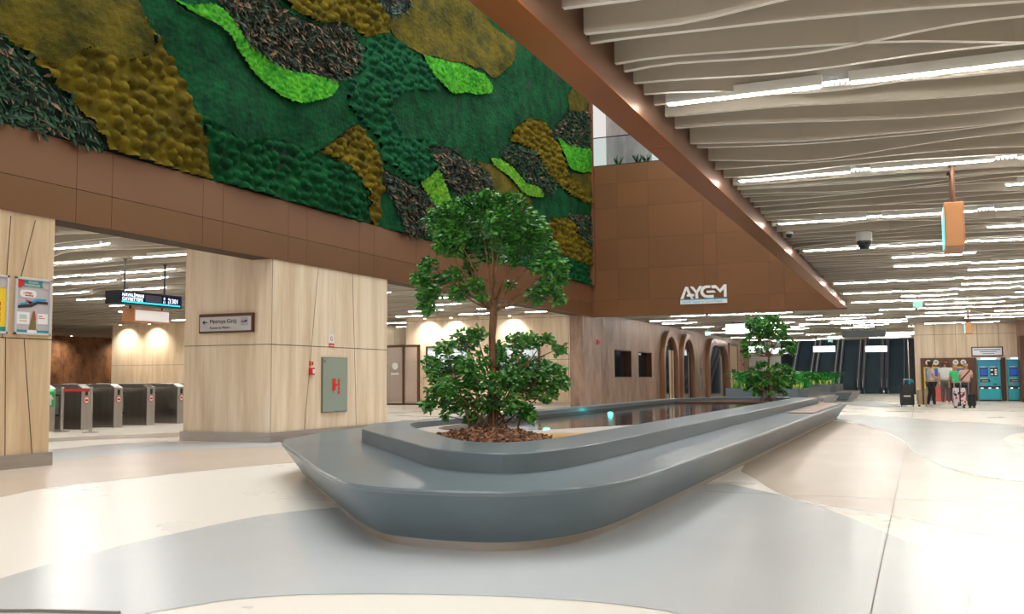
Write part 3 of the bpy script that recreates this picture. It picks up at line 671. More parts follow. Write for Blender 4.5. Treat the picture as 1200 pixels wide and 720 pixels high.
# ================================================================ PLANTERS BEYOND THE POOL
def planter(label, gl, cx, cy, w, l, bw, bl, bh, seed, wood=True, off=(0,0)):
    """bench island with an upstanding planter box"""
    t = thing('planter_bench', label, 'planter', (cx,cy,0))
    o = ccw([(-bw/2,-bl/2+.5),(-bw/2+.6,-bl/2),(bw/2-.7,-bl/2),(bw/2,-bl/2+.8),(bw/2,bl/2),(-bw/2,bl/2)])
    lo_ = offset_poly(o,.22)
    g = MB(); g.ring(lo_,o,.07,.40); g.prism(o,.40,.42); g.prism(lo_,.06,.07); g.build('seat', M_solid, t)
    g = MB(); g.prism(offset_poly(o,.28),0,.07); g.build('plinth', M_plinth, t)
    g = MB(); g.box(-bw/2+.1,bw/2-.06,-bl/2+1.0,bl/2-.1,.42,.437); g.build('wooden_seat_top', M_wood, t)
    q = ccw([(off[0]-w/2,off[1]-l/2),(off[0]+w/2-.3,off[1]-l/2),(off[0]+w/2,off[1]-l/2+.4),(off[0]+w/2,off[1]+l/2),(off[0]-w/2,off[1]+l/2)])
    qi = offset_poly(q,.06)
    g = MB(); g.ring(q,q,.42,bh); annulus(g,q,qi,bh); g.ring(qi,qi,bh,bh-.1); g.prism(qi,bh-.12,bh-.1); g.build('planter_box', M_solid, t)
    # planting: broad leaves behind, striped blades in front
    rr = random.Random(seed)
    def clump(n, x0,x1,y0,y1, kind, lab, hh):
        f = MB()
        for _ in range(n):
            px = cx+off[0]+rr.uniform(x0,x1); py = cy+off[1]+rr.uniform(y0,y1); pz = bh-.1
            for k in range(8 if kind=='blade' else 11):
                a = rr.uniform(0,2*PI)
                h = hh*rr.uniform(.6,1.1); sp = h*(.25 if kind=='blade' else .5)*rr.uniform(.4,1)
                tip = Vector((px+math.cos(a)*sp,py+math.sin(a)*sp,pz+h)); b = Vector((px,py,pz))
                if kind == 'blade':
                    mid = b.lerp(tip,.55)+Vector((0,0,h*.12)); s = Vector((-math.sin(a),math.cos(a),0))*.018
                    f.add([b-s,b+s,mid+s*1.2,tip,mid-s*1.2],[(0,1,2,4),(4,2,3)],0 if rr.random()<.5 else 1)
                else:
                    st = b.lerp(tip,.6); f.tube([b,st],.005,3,0)
                    leaf(f, st, Vector((math.cos(a),math.sin(a),.25)), Vector((0,0,1)), rr.uniform(.2,.34), rr.uniform(.10,.16), 0 if rr.random()<.6 else 1)
        return f
    f = clump(int(w*26), -w/2+.1,w/2-.15,-l/2+.08,-l/2+.28,'blade','',.30)
    b = f.build('blade_plants', [mat('blade_green',(80,160,60),.5), mat('blade_yellow',(216,224,110),.5)])
    tag(b,'row of short yellow striped blades along the front of the '+gl,'plants',kind='stuff')
    f = clump(int(w*l*9), -w/2+.2,w/2-.3,-l/2+.45,l/2-.3,'broad','',.98)
    b = f.build('broadleaf_plants', [mat('broad_green',(70,190,80),.4), mat('broad_dark',(36,140,62),.4)])
    tag(b,'dense glossy broad-leaved plants filling the '+gl,'plants',kind='stuff')
    return t
planter('grey planter bench directly behind the far end of the pool','planter directly behind the pool',-5.0,36.6,2.72,4.6,4.0,7.0,.76,3,off=(.05,-.2))
planter('second grey planter bench, nearer the escalators','planter nearer the escalators',-4.75,50.4,2.5,5.0,3.6,7.6,.80,5,off=(-.2,-.1))
# plants on top of the bronze wall
rr = random.Random(2)
for k,x in enumerate((-9.95,-9.2,-8.9,-8.35,-7.95,-7.75,-7.0,-6.6)):
    g = MB()
    for _ in range(16):
        a = rr.uniform(0,2*PI); h = rr.uniform(.2,.42); b = Vector((0,0,0)); tip = Vector((math.cos(a)*h*.6,math.sin(a)*h*.25,h))
        leaf(g, b, tip, Vector((math.sin(a),-math.cos(a),.3)), h*1.1, .06, 0)
    o = g.build('ledge_plant', mat('ledge_green',(40,120,52),.5)); o.location = (x,33.62,8.9)
    tag(o,'small spiky green plant behind the glass on top of the bronze wall','plant','plants on the ledge of the bronze wall')

# ================================================================ LETTERS ON THE BRONZE WALL
t = thing('logo_sign','white logo letters reading AYCEM above a white and blue strip on the bronze wall','sign',(-7.64,33.2,3.70))
def poly_letter(name, polys, m, x0=0):
    g = MB()
    for p in polys:
        n = len(p); v = [(x,-.06,z) for x,z in p]+[(x,-.004,z) for x,z in p]
        tr = tessellate_polygon([[Vector((x,z,0)) for x,z in p]])
        g.add(v,[tuple(q) for q in tr]+[tuple(i+n for i in q) for q in tr]+[(i,(i+1)%n,(i+1)%n+n,i+n) for i in range(n)])
    return g.build(name, m, t)
# zoomed sign: 1200 px wide = 70 px ; letters in (x 130..1060, y 140..430)
def S(pts): return [((x-130)*.001742, (535-(y+ (x-130)*.035))*.00174) for x,y in pts]
poly_letter('letter_a',[S([(130,430),(235,180),(285,180),(345,325),(410,325),(410,375),(365,375),(400,425),(350,425),(325,378),(262,378),(262,335),(290,330),(258,250),(190,430)])],M_whitep)
poly_letter('letter_y',[S([(325,175),(390,175),(458,262),(515,168),(580,168),(490,300),(490,415),(435,415),(435,305)])],M_whitep)
arc = lambda cx,cy,rx,ry,a0,a1,n: [(cx+rx*math.cos(math.radians(a0+(a1-a0)*i/n)), cy+ry*math.sin(math.radians(a0+(a1-a0)*i/n))) for i in range(n+1)]
poly_letter('letter_c',[S([(735,155)]+arc(670,280,135,125,-90,-270,14)[1:]+[(800,405),(800,345)]+arc(675,280,80,72,90,270,12)+[(735,205)])],M_whitep)
poly_letter('letter_e',[S([(655,262),(805,255),(845,300),(670,305)])],M_whitep)
poly_letter('letter_m',[S([(755,155),(845,150),(925,235),(1005,135),(1055,135),(1055,385),(1000,385),(1000,225),(930,305),(845,215),(760,215)])],M_whitep)
g = MB(); g.box(0,1.62,-.05,-.004,.0,.17); g.build('strip', M_whitep, t)
g = MB(); g.box(0,1.62,-.053,-.05,.135,.17); g.build('blue_line', mat('sky_blue',(70,170,215),.5), t)
text('Atatürk Yaşam ve Çevre Müzesi', .125, mat('sky_blue',(70,170,215),.5), t, (.04,-.053,.035), FRONT, sx=.86)

# ================================================================ THINGS ON THE CENTRE PIER
t = thing('direction_sign','white direction sign with brown frame reading Metroya Giriş','sign',(-11.885,14.44,2.2))
g = MB(); g.box(-.62,.62,-.07,0,-.18,.18); g.build('frame', M_brownf, t, bevel=.004)
g = MB(); g.box(-.59,.59,-.074,-.07,-.145,.12); g.build('face', mat('sign_grey',(196,192,192),.4), t)
g = MB(); g.add([(-.53,-.078,-.0+.02),(-.48,-.078,.07),(-.48,-.078,-.03)],[(0,1,2)]); g.box(-.50,-.42,-.079,-.075,.01,.03); g.build('arrow', M_ink, t)
text('Metroya Giriş', .108, M_ink, t, (-.36,-.076,-.0), FRONT)
text('Access to Metro', .07, M_ink, t, (-.36,-.076,-.105), FRONT)
g = MB(); g.box(.36,.52,-.0785,-.074,-.05,.10); g.build('pictogram', mat('sign_grey_b',(170,168,170),.4), t)
g = MB(); g.box(.38,.50,-.081,-.0785,.01,.03); g.box(.46,.5,-.081,-.0785,.03,.05); g.build('pictogram_mark', M_ink, t)
t = thing('fire_hose_cabinet','grey-green glass fire hose cabinet door with a red hose symbol','fire hose cabinet',(-10.9,16.5,.5))
g = MB(); g.box(0,.045,-.435,.435,0,1.07); g.build('door', M_cabinet, t, bevel=.004)
g = MB(); g.box(0,.03,-.45,.45,-.015,1.085); g.build('frame', mat('cabinet_edge',(120,124,112),.4,.5), t)
g = MB()
g.box(.045,.048,-.13,.0,.42,.66); g.box(.045,.048,.0,.05,.5,.56)
for k,z in enumerate((.38,.46,.54,.62)): g.lathe([(.04,.045),(.04,.048)],10,(0,.11,z),'x')
g.box(.045,.048,-.1,-.08,.36,.44); g.build('hose_symbol', M_red, t)
g = MB(); g.box(.045,.055,-.43,-.37,1.0,1.05); g.box(.045,.055,-.02,.02,.0,.02); g.build('latch', M_steel, t)
t = thing('call_point','small red fire call point left of the hose cabinet','fire call point',(-10.9,15.7,1.3))
g = MB(); g.box(0,.05,-.07,.07,-.07,.07); g.build('housing', M_red, t, bevel=.008)
g = MB(); g.box(.05,.055,-.01,.06,-.04,.04); g.build('window', M_whitep, t)
g = MB(); g.box(0,.003,-.06,.0,.10,.20); g.box(0,.003,.02,.08,.12,.19); g.build('symbol_label', M_red, t)
t = thing('safety_notice','small white and red safety notice above the hose cabinet','notice',(-10.9,16.4,1.78))
g = MB(); g.box(0,.006,-.09,.09,.09,.27); g.build('white_panel', M_whitep, t)
g = MB(); g.box(0,.006,-.09,.09,0,.085); g.lathe([(.045,.006),(.045,.008)],14,(0,0,.18),'x'); g.build('red_panel', M_red, t)
g = MB(); g.lathe([(.03,.008),(.03,.010)],14,(0,0,.18),'x'); g.box(.006,.0075,-.07,.07,.035,.05); g.build('white_mark', M_whitep, t)

# posters on the near pier
def poster(name, label, y0, y1, kind):
    t = thing(name, label, 'poster', (-10.9,(y0+y1)/2,1.75), group='framed posters on the near pier'); w = (y1-y0)/2
    g = MB()
    for q in ((-w,-w+.03,0,.76),(w-.03,w,0,.76),(-w,w,0,.03),(-w,w,.73,.76)): g.box(0,.03,*q)
    g.build('frame', mat('silver_frame',(206,206,212),.35,.3), t, bevel=.003)
    s = w-.03
    def P(nm,m,boxes,dx=.014):
        for b in boxes:
            g = MB(); g.box(.008,dx,b[0]*s,b[1]*s,b[2],b[3]); g.build(nm,m,t)
    g = MB(); g.box(.002,.01,-s,s,.03,.73); g.build('sheet', mat('poster_'+kind,(186,178,180) if kind=='grey' else (240,206,40),.5), t)
    if kind == 'grey':
        P('title_band', mat('poster_teal',(40,140,140),.5), [(-1,1,.64,.73),(-1,-.35,.03,.065),(.3,1,.03,.065)])
        text('TEHLİKE', .042, M_whitep, t, (.0145,-.09,.69), EAST); text('MERDİVENLER', .036, M_whitep, t, (.0145,-.14,.65), EAST)
        g = MB(); g.lathe([(.07,.0145),(.07,.016)],20,(0,-s+.04,.69),'x'); g.build('corner_dot', M_red, t)
        g = MB(); g.lathe([(.07,.0145),(.07,.016)],20,(0,s-.05,.69),'x'); g.build('corner_dot', mat('poster_grey',(200,204,214),.5), t)
        g = MB(); g.lathe([(.05,.012),(.05,.015)],18,(0,-.16,.545),'x'); g.lathe([(.05,.012),(.05,.015)],18,(0,.0,.545),'x'); g.box(.012,.0157,-.16,0,.495,.595); g.build('speech_bubble', M_whitep, t)
        text('o yürüyen', .034, M_red, t, (.018,-.16,.55), EAST); text('merdiven', .034, M_red, t, (.018,-.13,.515), EAST)
        g = MB(); g.add([(.015,-s+.02,.35),(.015,-s+.02,.385),(.015,-.05,.41),(.015,.07,.455),(.015,s-.02,.455),(.015,s-.02,.42),(.015,.08,.42),(.015,-.03,.37)],[(0,7,2,1),(7,6,3,2),(6,5,4,3)]); g.build('stair_belt', M_ink, t)
        g = MB(); g.add([(.0155,-s+.05,.39),(.0155,-s+.05,.415),(.0155,-.05,.445),(.0155,.07,.49),(.0155,s-.05,.49),(.0155,s-.05,.465),(.0155,.08,.46),(.0155,-.04,.42)],[(0,7,2,1),(7,6,3,2),(6,5,4,3)]); g.build('handrail_stripe', mat('poster_blue',(30,150,200),.5), t)
        P('text_box', M_whitep, [(-.95,-.2,.14,.30),(.3,.95,.15,.29),(-.3,.25,.03,.065)],.0135)
        P('text_line', mat('poster_teal',(40,140,140),.5), [(-.8,-.4,.255,.262),(-.8,-.35,.235,.242),(-.8,-.35,.215,.222)],.0145)
        P('red_line', M_red, [(-.8,-.35,.18,.188),(.36,.6,.25,.262),(.36,.75,.225,.235)],.0145)
        g = MB(); g.add([(.015,-.06,.07),(.015,.06,.07),(.015,.03,.32),(.015,-.0,.32)],[(0,1,2,3)]); g.build('post_picture', mat('poster_olive',(120,104,60),.6), t)
        g = MB(); g.add([(.0155,-.1,.44),(.0155,-.03,.41),(.0155,-.01,.43),(.0155,-.06,.46),(.0155,-.13,.47)],[(0,1,2,3,4)]); g.add([(.0155,.03,.2),(.0155,.05,.2),(.0155,.035,.3),(.0155,.015,.3)],[(0,1,2,3)]); g.build('red_picture', M_red, t)
    else:
        P('title_band', mat('poster_teal',(40,140,140),.5), [(-1,1,.03,.09)])
        P('red_bar', M_red, [(-.6,.7,.15,.2),(-.6,.7,.22,.27),(-.6,.7,.29,.34),(-.6,.7,.36,.41),(-.5,.6,.46,.58)])
        P('white_picture', M_whitep, [(-.4,.4,.49,.55)],.0155)
        g = MB(); g.lathe([(.08,.0145),(.08,.016)],20,(0,s-.06,.67),'x'); g.build('corner_dot', mat('poster_grey',(200,204,214),.5), t)
poster('safety_poster','grey framed poster with teal title and speech bubble, nearest the pier corner',9.01,9.58,'grey')
poster('yellow_poster','yellow and red framed poster cut by the left edge',8.34,8.91,'yellow')

# ================================================================ HALL WITH THE GATES
def hanging(name, label, cat, x, y, z0, z1, w, dpt, zc, face, body, rodm, rz=0, group=None, rods=(-.32,.32), rim=.03):
    t = thing(name, label, cat, (x,y,z0), rz, group); h = z1-z0
    g = MB(); g.box(-w/2,w/2,-dpt/2,dpt/2,0,h); g.build('casing', body, t, bevel=.006)
    g = MB(); g.box(-w/2+rim,w/2-rim,-dpt/2-.004,-dpt/2,rim,h-rim); g.build('face', face, t)
    for r in rods:
        g = MB(); g.tube([(w*r,0,h-.01),(w*r,0,zc-z0)],.022,8); g.lathe([(.05,zc-z0-.02),(.05,zc-z0)],12,(w*r,0,0)); g.build('rod', rodm, t)
    return t
t = hanging('departure_display','lit blue passenger information display hanging in the hall with the gates','display',-16.2,16.82,2.83,3.12,1.92,.42,3.85,mat('display_navy',(14,26,60),.2,emit=.3),M_dark,M_black,rz=PI/2)
text('HAVALİMANI', .105, M_lit, t, (-.89,-.216,.165), FRONT, ext=.001); text('GAYRETTEPE', .105, M_lit, t, (-.89,-.216,.075), FRONT, ext=.001)
g = MB(); g.box(-.9,.9,-.218,-.214,.035,.065); g.build('cyan_stripe', mat('display_cyan',(30,200,235),.3,emit=1.4), t)
g = MB(); g.box(-.2,.3,-.217,-.214,.08,.24); g.build('dark_panel', mat('display_grey',(60,60,76),.3), t)
text('1301', .15, M_lit, t, (.54,-.216,.10), FRONT, ext=.001); text('0', .09, M_lit, t, (.36,-.216,.16), FRONT, ext=.001); text('11', .08, M_lit, t, (.34,-.216,.08), FRONT, ext=.001); text('4', .09, M_lit, t, (.5,-.216,.16), FRONT, ext=.001); text('5', .09, M_lit, t, (.5,-.216,.08), FRONT, ext=.001)
hanging('hanging_sign','blank white light box with copper casing hanging below the blue display','sign',-16.3,16.98,2.46,2.76,1.1,.36,2.85,M_litdim,mat('copper_case',(188,130,86),.4,.3),M_black,rz=PI/2,rods=(-.45,.45))
def gate(y, label, arrow=False):
    t = thing('ticket_gate', label, 'ticket gate', (-18.3,y,0), 0, 'ticket gates in a row')
    g = MB(); g.box(-1.3,0,-.14,.14,0,.98); g.add([(-1.3,-.14,.98),(0,-.14,.98),(0,.14,.98),(-1.3,.14,.98),(-1.25,-.12,1.07),(-.18,-.12,1.07),(-.18,.12,1.07),(-1.25,.12,1.07)],[(4,5,6,7),(0,1,5,4),(1,2,6,5),(2,3,7,6),(3,0,4,7)])
    g.build('cabinet', M_steel, t, bevel=.01)
    g = MB(); g.add([(-.9,-.1,1.075),(-.25,-.1,1.075),(-.25,.1,1.075),(-.9,.1,1.075)],[(0,1,2,3)]); g.build('card_reader', M_dark, t)
    g = MB(); g.box(-.7,-.6,-.05,.05,1.075,1.085); g.box(-.5,-.35,-.06,.06,1.075,1.085); g.build('reader_window', M_litdim, t)
    if arrow:
        g = MB(); g.box(0,.006,-.11,.11,.55,.9); g.build('arrow_panel', M_green, t)
        g = MB(); g.box(.006,.009,-.02,.02,.6,.78); g.add([(.009,-.08,.74),(.009,.0,.85),(.009,.08,.74),(.009,.05,.71),(.009,0,.79),(.009,-.05,.71)],[(0,1,4,5),(1,2,3,4)]); g.build('arrow', M_whitep, t)
        g = MB(); g.box(0,.006,-.06,.06,.92,.965); g.build('green_lamp', mat('lamp_green',(40,220,110),.4,emit=1.5), t)
    else:
        g = MB(); g.box(0,.006,-.04,.04,.80,.93); g.build('reader_slot', M_black, t)
        g = MB(); g.lathe([(.09,0),(.09,.006)],20,(0,0,.69),'x'); g.build('no_entry_ring', M_red, t)
        g = MB(); g.lathe([(.072,.006),(.072,.009)],20,(0,0,.69),'x'); g.build('no_entry_disc', M_whitep, t)
        g = MB(); g.box(.009,.012,-.05,.05,.67,.71); g.build('no_entry_bar', M_red, t)
    for z in (.33,.83): g = MB(); g.tube([(-.55,.14,z),(-.55,.72,z)],.03,8); g.build('barrier_bar', M_black, t)
    g = MB(); g.box(-1.0,-.1,.775,.785,.2,.9) if False else g.box(-.56,-.54,.15,.70,.38,.78); g.build('barrier_glass', mat('barrier_panel',(110,118,116),.2,coat=.3), t)
for y,l,a in ((16.17,'leftmost ticket gate, with the green arrow',True),(17.2,'steel ticket gate right behind the red belt barrier',False),(18.2,'steel ticket gate third in the row from the left',False),(19.3,'steel ticket gate fourth in the row, below the blue display',False),(20.4,'last visible ticket gate, beside the centre pier',False),(21.6,'ticket gate half hidden by the centre pier',False)):
    gate(y,l,a)
g = MB(); g.box(-20.2,-19.9,15.4,26,.0,.98,0); 
tag(g.build('service_counter', mat('counter_grey',(110,108,100),.4)),'long low grey panel behind the ticket gates','counter')
def stanchion(x,y,label):
    t = thing('belt_stanchion', label, 'stanchion', (x,y,0), 0, 'belt stanchions')
    g = MB(); g.lathe([(.17,0),(.17,.015),(.05,.03),(.04,.035)],24); g.build('base', M_steel, t, smooth=True, flat_angle=.6)
    g = MB(); g.lathe([(.032,.03),(.032,.93),(.036,.93),(.036,1.0),(.02,1.01)],14); g.build('post', M_steel, t, smooth=True, flat_angle=.6)
    return t
stanchion(-17.85,16.1,'leftmost steel stanchion of the red belt'); stanchion(-16.94,16.06,'second steel stanchion of the red belt')
g = MB(); g.box(-.42,.42,-.006,.006,-.03,.03,0)
o = g.build('red_belt', M_red); o.location = (-17.395,16.08,.94); o.rotation_euler = (0,0,-.044); tag(o,'red belt stretched between the two steel stanchions','belt')

# glass doors and pictures by the cream wall
t = thing('glass_doors','brown framed glass doors left of the cream wall','doors',(-21.75,38.0,0))
g = MB()
for x in (-1.6,-.62,.3,1.06): g.box(x,x+.1,-.05,.05,0,2.7)
g.box(-1.6,1.16,-.05,.05,2.6,2.7); g.box(-1.6,1.16,-.05,.05,0,.08); g.build('frame', M_brownf, t)
for x0,x1 in ((-1.5,-.62),(-.52,.3),(.4,1.06)): g = MB(); g.box(x0,x1,-.006,.006,.08,2.6); g.build('glass_pane', mat('tinted_glass',(214,198,190),.05,alpha=.35), t)
g = MB(); g.lathe([(.16,-.012),(.16,-.008)],16,(-.1,0,1.75),'y'); g.box(-.3,.1,-.012,-.008,1.35,1.45); g.build('door_sticker', M_whitep, t)
def picture(label,x0,x1,z0,z1):
    t = thing('framed_map', label, 'framed picture', ((x0+x1)/2,38.2,z0)); w = (x1-x0)/2; h = z1-z0
    g = MB()
    for q in ((-w,-w+.07,0,h),(w-.07,w,0,h),(-w,w,0,.07),(-w,w,h-.07,h)): g.box(q[0],q[1],-.07,0,q[2],q[3])
    g.build('frame', M_brownf, t)
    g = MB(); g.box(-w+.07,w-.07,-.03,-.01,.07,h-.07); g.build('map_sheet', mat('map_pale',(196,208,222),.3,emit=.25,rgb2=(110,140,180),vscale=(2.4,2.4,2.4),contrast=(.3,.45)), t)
    g = MB(); g.box(w*.45,w*.75,-.033,-.03,h*.3,h*.45); g.build('blue_block', mat('map_blue',(40,110,190),.4), t)
picture('framed pale map left of the tree on the cream wall',-20.35,-18.2,1.36,2.62)
picture('framed pale map behind the tree trunk on the cream wall',-16.8,-14.9,1.36,2.62)
for n,x in enumerate((-20.2,-18.9,-16.1)):
    t = thing('wall_downlight','round downlight in the ceiling edge washing the cream wall','downlight',(x,37.75,3.83),group='downlights along the cream wall')
    g = MB(); g.lathe([(.08,0),(.08,.06),(.06,.07)],16); g.build('housing', M_whitep, t)
    g = MB(); g.lathe([(.06,-.004),(.06,0)],16); g.build('lens', mat('warm_led',(255,236,205),.5,emit=20), t)
    l = bpy.data.lights.new('downlight','SPOT'); l.energy = 270; l.color = (1,.9,.76); l.spot_size = 2.1; l.spot_blend = 1; l.shadow_soft_size = .05
    lo = bpy.data.objects.new('downlight', l); COL.objects.link(lo); lo.parent = t; lo.location = (0,0,-.03); lo.rotation_euler = (.45,0,0)

for n,(x,y) in enumerate(((-35.2,35.0),(-33.4,35.0),(-30,35.0),(-27,35.0),(-46,37.5),(-46,42),(-46,46.5))):  # spots by the bronze wall are added to brighten it, with no seen source
    t = thing('wall_downlight','round downlight at the ceiling edge deep in the hall with the gates','downlight',(x,y,3.83),group='downlights deep in the hall')
    g = MB(); g.lathe([(.08,0),(.08,.06),(.06,.07)],16); g.build('housing', M_whitep, t)
    g = MB(); g.lathe([(.06,-.004),(.06,0)],16); g.build('lens', mat('warm_led',(255,236,205),.5,emit=20), t)
    l = bpy.data.lights.new('downlight','SPOT'); l.energy = 300 if x > -40 else 230; l.color = (1,.9,.76); l.spot_size = 2.2; l.spot_blend = 1; l.shadow_soft_size = .05
    lo = bpy.data.objects.new('downlight', l); COL.objects.link(lo); lo.parent = t; lo.location = (0,0,-.03); lo.rotation_euler = (.3,0,0) if x > -40 else (0,.35,0)

# ================================================================ PORTALS AND DOOR IN THE BROWN WALL
def portal(name, label, y0, y1, th, pane, topr, ztop=3.36, inner=None):
    t = thing(name, label, 'portal', (-10.9,(y0+y1)/2,0)); w = (y1-y0)/2
    def outline(w, zt, r, n=14):
        r = min(r,w); p = [(-w,0)]
        for i in range(n+1):
            a = PI-(PI/2)*i/n; p.append((-w+r+r*math.cos(a), zt-r+r*math.sin(a)))
        for i in range(n+1):
            a = PI/2-(PI/2)*i/n; p.append((w-r+r*math.cos(a), zt-r+r*math.sin(a)))
        p.append((w,0)); return p
    prof = [(0,0),(.16,-.0),(.22,.05),(.24,.5),(.22,.95),(.16,1.0),(.04,1.0)]
    O = outline(w,ztop,topr*w); I = outline(w-th,ztop-th,topr*(w-th)); n = len(O)
    g = MB(); v = []
    for (x,s) in prof:
        for a,b in zip(O,I): v.append((x, a[0]*(1-s)+b[0]*s, a[1]*(1-s)+b[1]*s))
    f = [(j*n+i, j*n+i+1, (j+1)*n+i+1, (j+1)*n+i) for j in range(len(prof)-1) for i in range(n-1)]
    g.add(v,f); g.build('surround', mat('portal_bronze',(140,102,76),.35,.4,var=.1,vscale=(.5,.5,.5)), t, smooth=True, flat_angle=.6)
    g = MB(); g.add([(.03,a,b) for a,b in I],[tuple(range(n))]); g.build('pane', pane, t)
    if inner:
        g = MB()
        for a,b,m in inner: g.box(.031,.045,a*(w-th),b*(w-th),0.02,2.45,m)
        g.build('door_leaf', [mat('cream_leaf',(190,164,136),.4), M_steel], t)
    return t
M_pane = mat('dark_pane',(20,30,36),.04,spec=.8,coat=.5)
portal('arched_portal','first tall arched bronze portal, next to the two square windows',42.9,45.9,.3,M_pane,1.0,inner=[(.1,.45,0),(.62,.9,0)])
portal('arched_portal','second tall arched bronze portal, narrow, with a glass pane',46.6,49.6,.3,M_pane,1.0,inner=[(.45,.52,1)])
portal('wide_portal','wide bronze portal with rounded corners near the far end of the brown wall',53.0,59.2,.4,M_pane,.5,inner=[(.5,.53,1)])
t = thing('lift_door','pale lift door at the far end of the brown wall','door',(-10.9,61.6,0))
g = MB(); g.box(0,.05,-1.5,-1.35,0,3.3); g.box(0,.05,1.35,1.5,0,3.3); g.box(0,.05,-1.5,1.5,3.15,3.3); g.build('frame', M_brownf, t)
g = MB(); g.box(0,.03,-1.35,1.35,0,3.15); g.build('door_panel', mat('cream_leaf',(190,164,136),.4), t)
g = MB(); g.box(.03,.05,-.6,.6,1.5,1.68); g.build('floor_indicator', M_black, t)
for (y,z,l) in ((33.8,2.47,'small red fire alarm near the left end of the brown wall'),(65.3,2.0,'small red fire alarm beyond the lift door')):
    t = thing('fire_alarm', l, 'fire alarm', (-10.9,y,z)); g = MB(); g.box(0,.06,-.13,.13,-.09,.09); g.build('housing', M_red, t, bevel=.01)
    g = MB(); g.box(.06,.065,-.1,.1,-.02,.02); g.build('sounder_slot', mat('dark_red',(110,20,18),.5), t)
t = thing('extinguisher_cabinet','narrow glass extinguisher cabinet between the portals','cabinet',(-10.9,51.75,.55))
g = MB(); g.box(0,.05,-.3,.3,0,1.1); g.build('door', M_cabinet, t, bevel=.005); g = MB(); g.box(.05,.054,-.1,.1,.45,.7); g.build('hose_symbol', M_red, t)

# ================================================================ HANGING SIGNS
hanging('lit_sign','large blank white lit sign hanging above the far planters','lit sign',-7.0,42.5,3.02,3.5,1.62,.16,ZC+.01,M_lit,M_brownf,M_brownf,rods=(-.3,.3),rim=.02)
hanging('dark_sign','dark unlit sign hanging in front of the escalators','sign',-2.24,45.2,2.9,3.2,1.82,.2,ZC+.01,mat('unlit_sign',(46,56,60),.5),mat('unlit_case',(40,48,52),.5),M_black,rods=(-.27,.27),rim=.01)
for (x0,x1,z0,z1,l) in ((-9.72,-8.62,2.66,3.08,'leftmost lit sign before the escalators'),(-8.42,-7.3,2.55,2.93,'lit sign half hidden by the far tree crown'),(-5.86,-4.58,2.62,3.0,'lit sign in front of the middle escalators'),(-2.93,-1.72,2.58,2.95,'lit sign in front of the right escalators')):
    hanging('lit_sign',l,'lit sign',(x0+x1)/2,60,z0,z1,x1-x0,.14,ZC+.01,M_lit,M_dark,M_dark,group='lit signs before the escalators',rods=(-.35,.35),rim=.015)
def sidebox(label,x,y,z0,z1,w,l,zc,screen=True):
    t = thing('projecting_sign', label, 'sign', (x,y,z0)); h = z1-z0; cp = mat('copper_case',(188,130,86),.4,.3)
    g = MB(); g.box(-w/2,w/2,0,l,0,h); g.build('casing', cp, t, bevel=.012)
    g = MB(); g.box(-w/2+.02,w/2-.02,-.004,0,.02,h-.02); g.build('end_plate', mat('copper_plate',(196,140,92),.4,.25), t)
    g = MB(); g.box(-w/2-.012,-w/2,.05,l-.05,.05,h-.05); g.build('screen', mat('screen_teal',(90,220,225),.3,emit=1.2), t)
    for yy in (.12,l-.12): g = MB(); g.tube([(0,yy,h-.01),(0,yy,zc-z0)],.022,8); g.lathe([(.045,zc-z0-.03),(.045,zc-z0)],12,(0,yy,0)); g.build('rod', M_brownf, t)
    return t
sidebox('copper hanging light box seen end-on at the right, the nearer one',.42,12.0,2.6,3.12,.21,.75,ZC+.01)
sidebox('small copper hanging light box in front of the ticket machine wall',1.62,37.2,2.62,3.02,.22,.7,ZC+.01)
t = thing('dome_camera','large white and black dome security camera under the slatted ceiling','security camera',(-.8,17.2,3.28))
g = MB(); g.lathe([(.125,.14),(.13,.16),(.13,.29),(.10,.30)],24); g.build('housing', mat('camera_grey',(196,196,196),.4), t, smooth=True, flat_angle=.6)
g = MB(); g.lathe([(.02,-.005),(.07,.0),(.095,.04),(.1,.08),(.12,.10),(.12,.14)],24); g.build('dome', M_black, t, smooth=True, flat_angle=.6)
for (x,y,z,l) in ((-1.95,16.6,3.5,'tiny ceiling sensor beside the bronze beam'),(-.05,36.5,3.5,'small dome camera near the ticket machine wall'),(-.3,47.8,3.46,'small dome camera left of the ticket machine wall'),(-7.3,36,3.5,'small camera beside the bronze wall edge'),(-17.6,20.2,3.72,'small dome camera in the hall ceiling left of the blue display'),(-21.8,36.5,3.7,'small camera above the glass doors')):
    t = thing('ceiling_camera', l, 'security camera', (x,y,z)); up_ = (ZC if x > -11 else 3.85)-z
    g = MB(); g.lathe([(.06,.03),(.06,up_),(.03,up_+.01)],14); g.build('housing', M_whitep, t); g = MB(); g.lathe([(.02,-.03),(.05,-.01),(.055,.03)],14); g.build('dome', M_black, t)
for (x,y,l) in ((-9.3,46,'tiny green exit sign near the first arched portal'),(-7.6,58,'tiny green exit sign before the left escalators'),(-4.7,58,'tiny green exit sign before the middle escalators'),(.0,30.5,'tiny green exit sign over the open floor')):
    t = thing('exit_sign', l, 'exit sign', (x,y,3.16)); g = MB(); g.box(-.13,.13,-.02,.02,0,.18); g.build('panel', mat('exit_pale_green',(150,215,200),.4,emit=.5), t)
    g = MB(); g.tube([(0,0,.17),(0,0,ZC+.01-3.16)],.012,6); g.build('rod', M_steel, t)

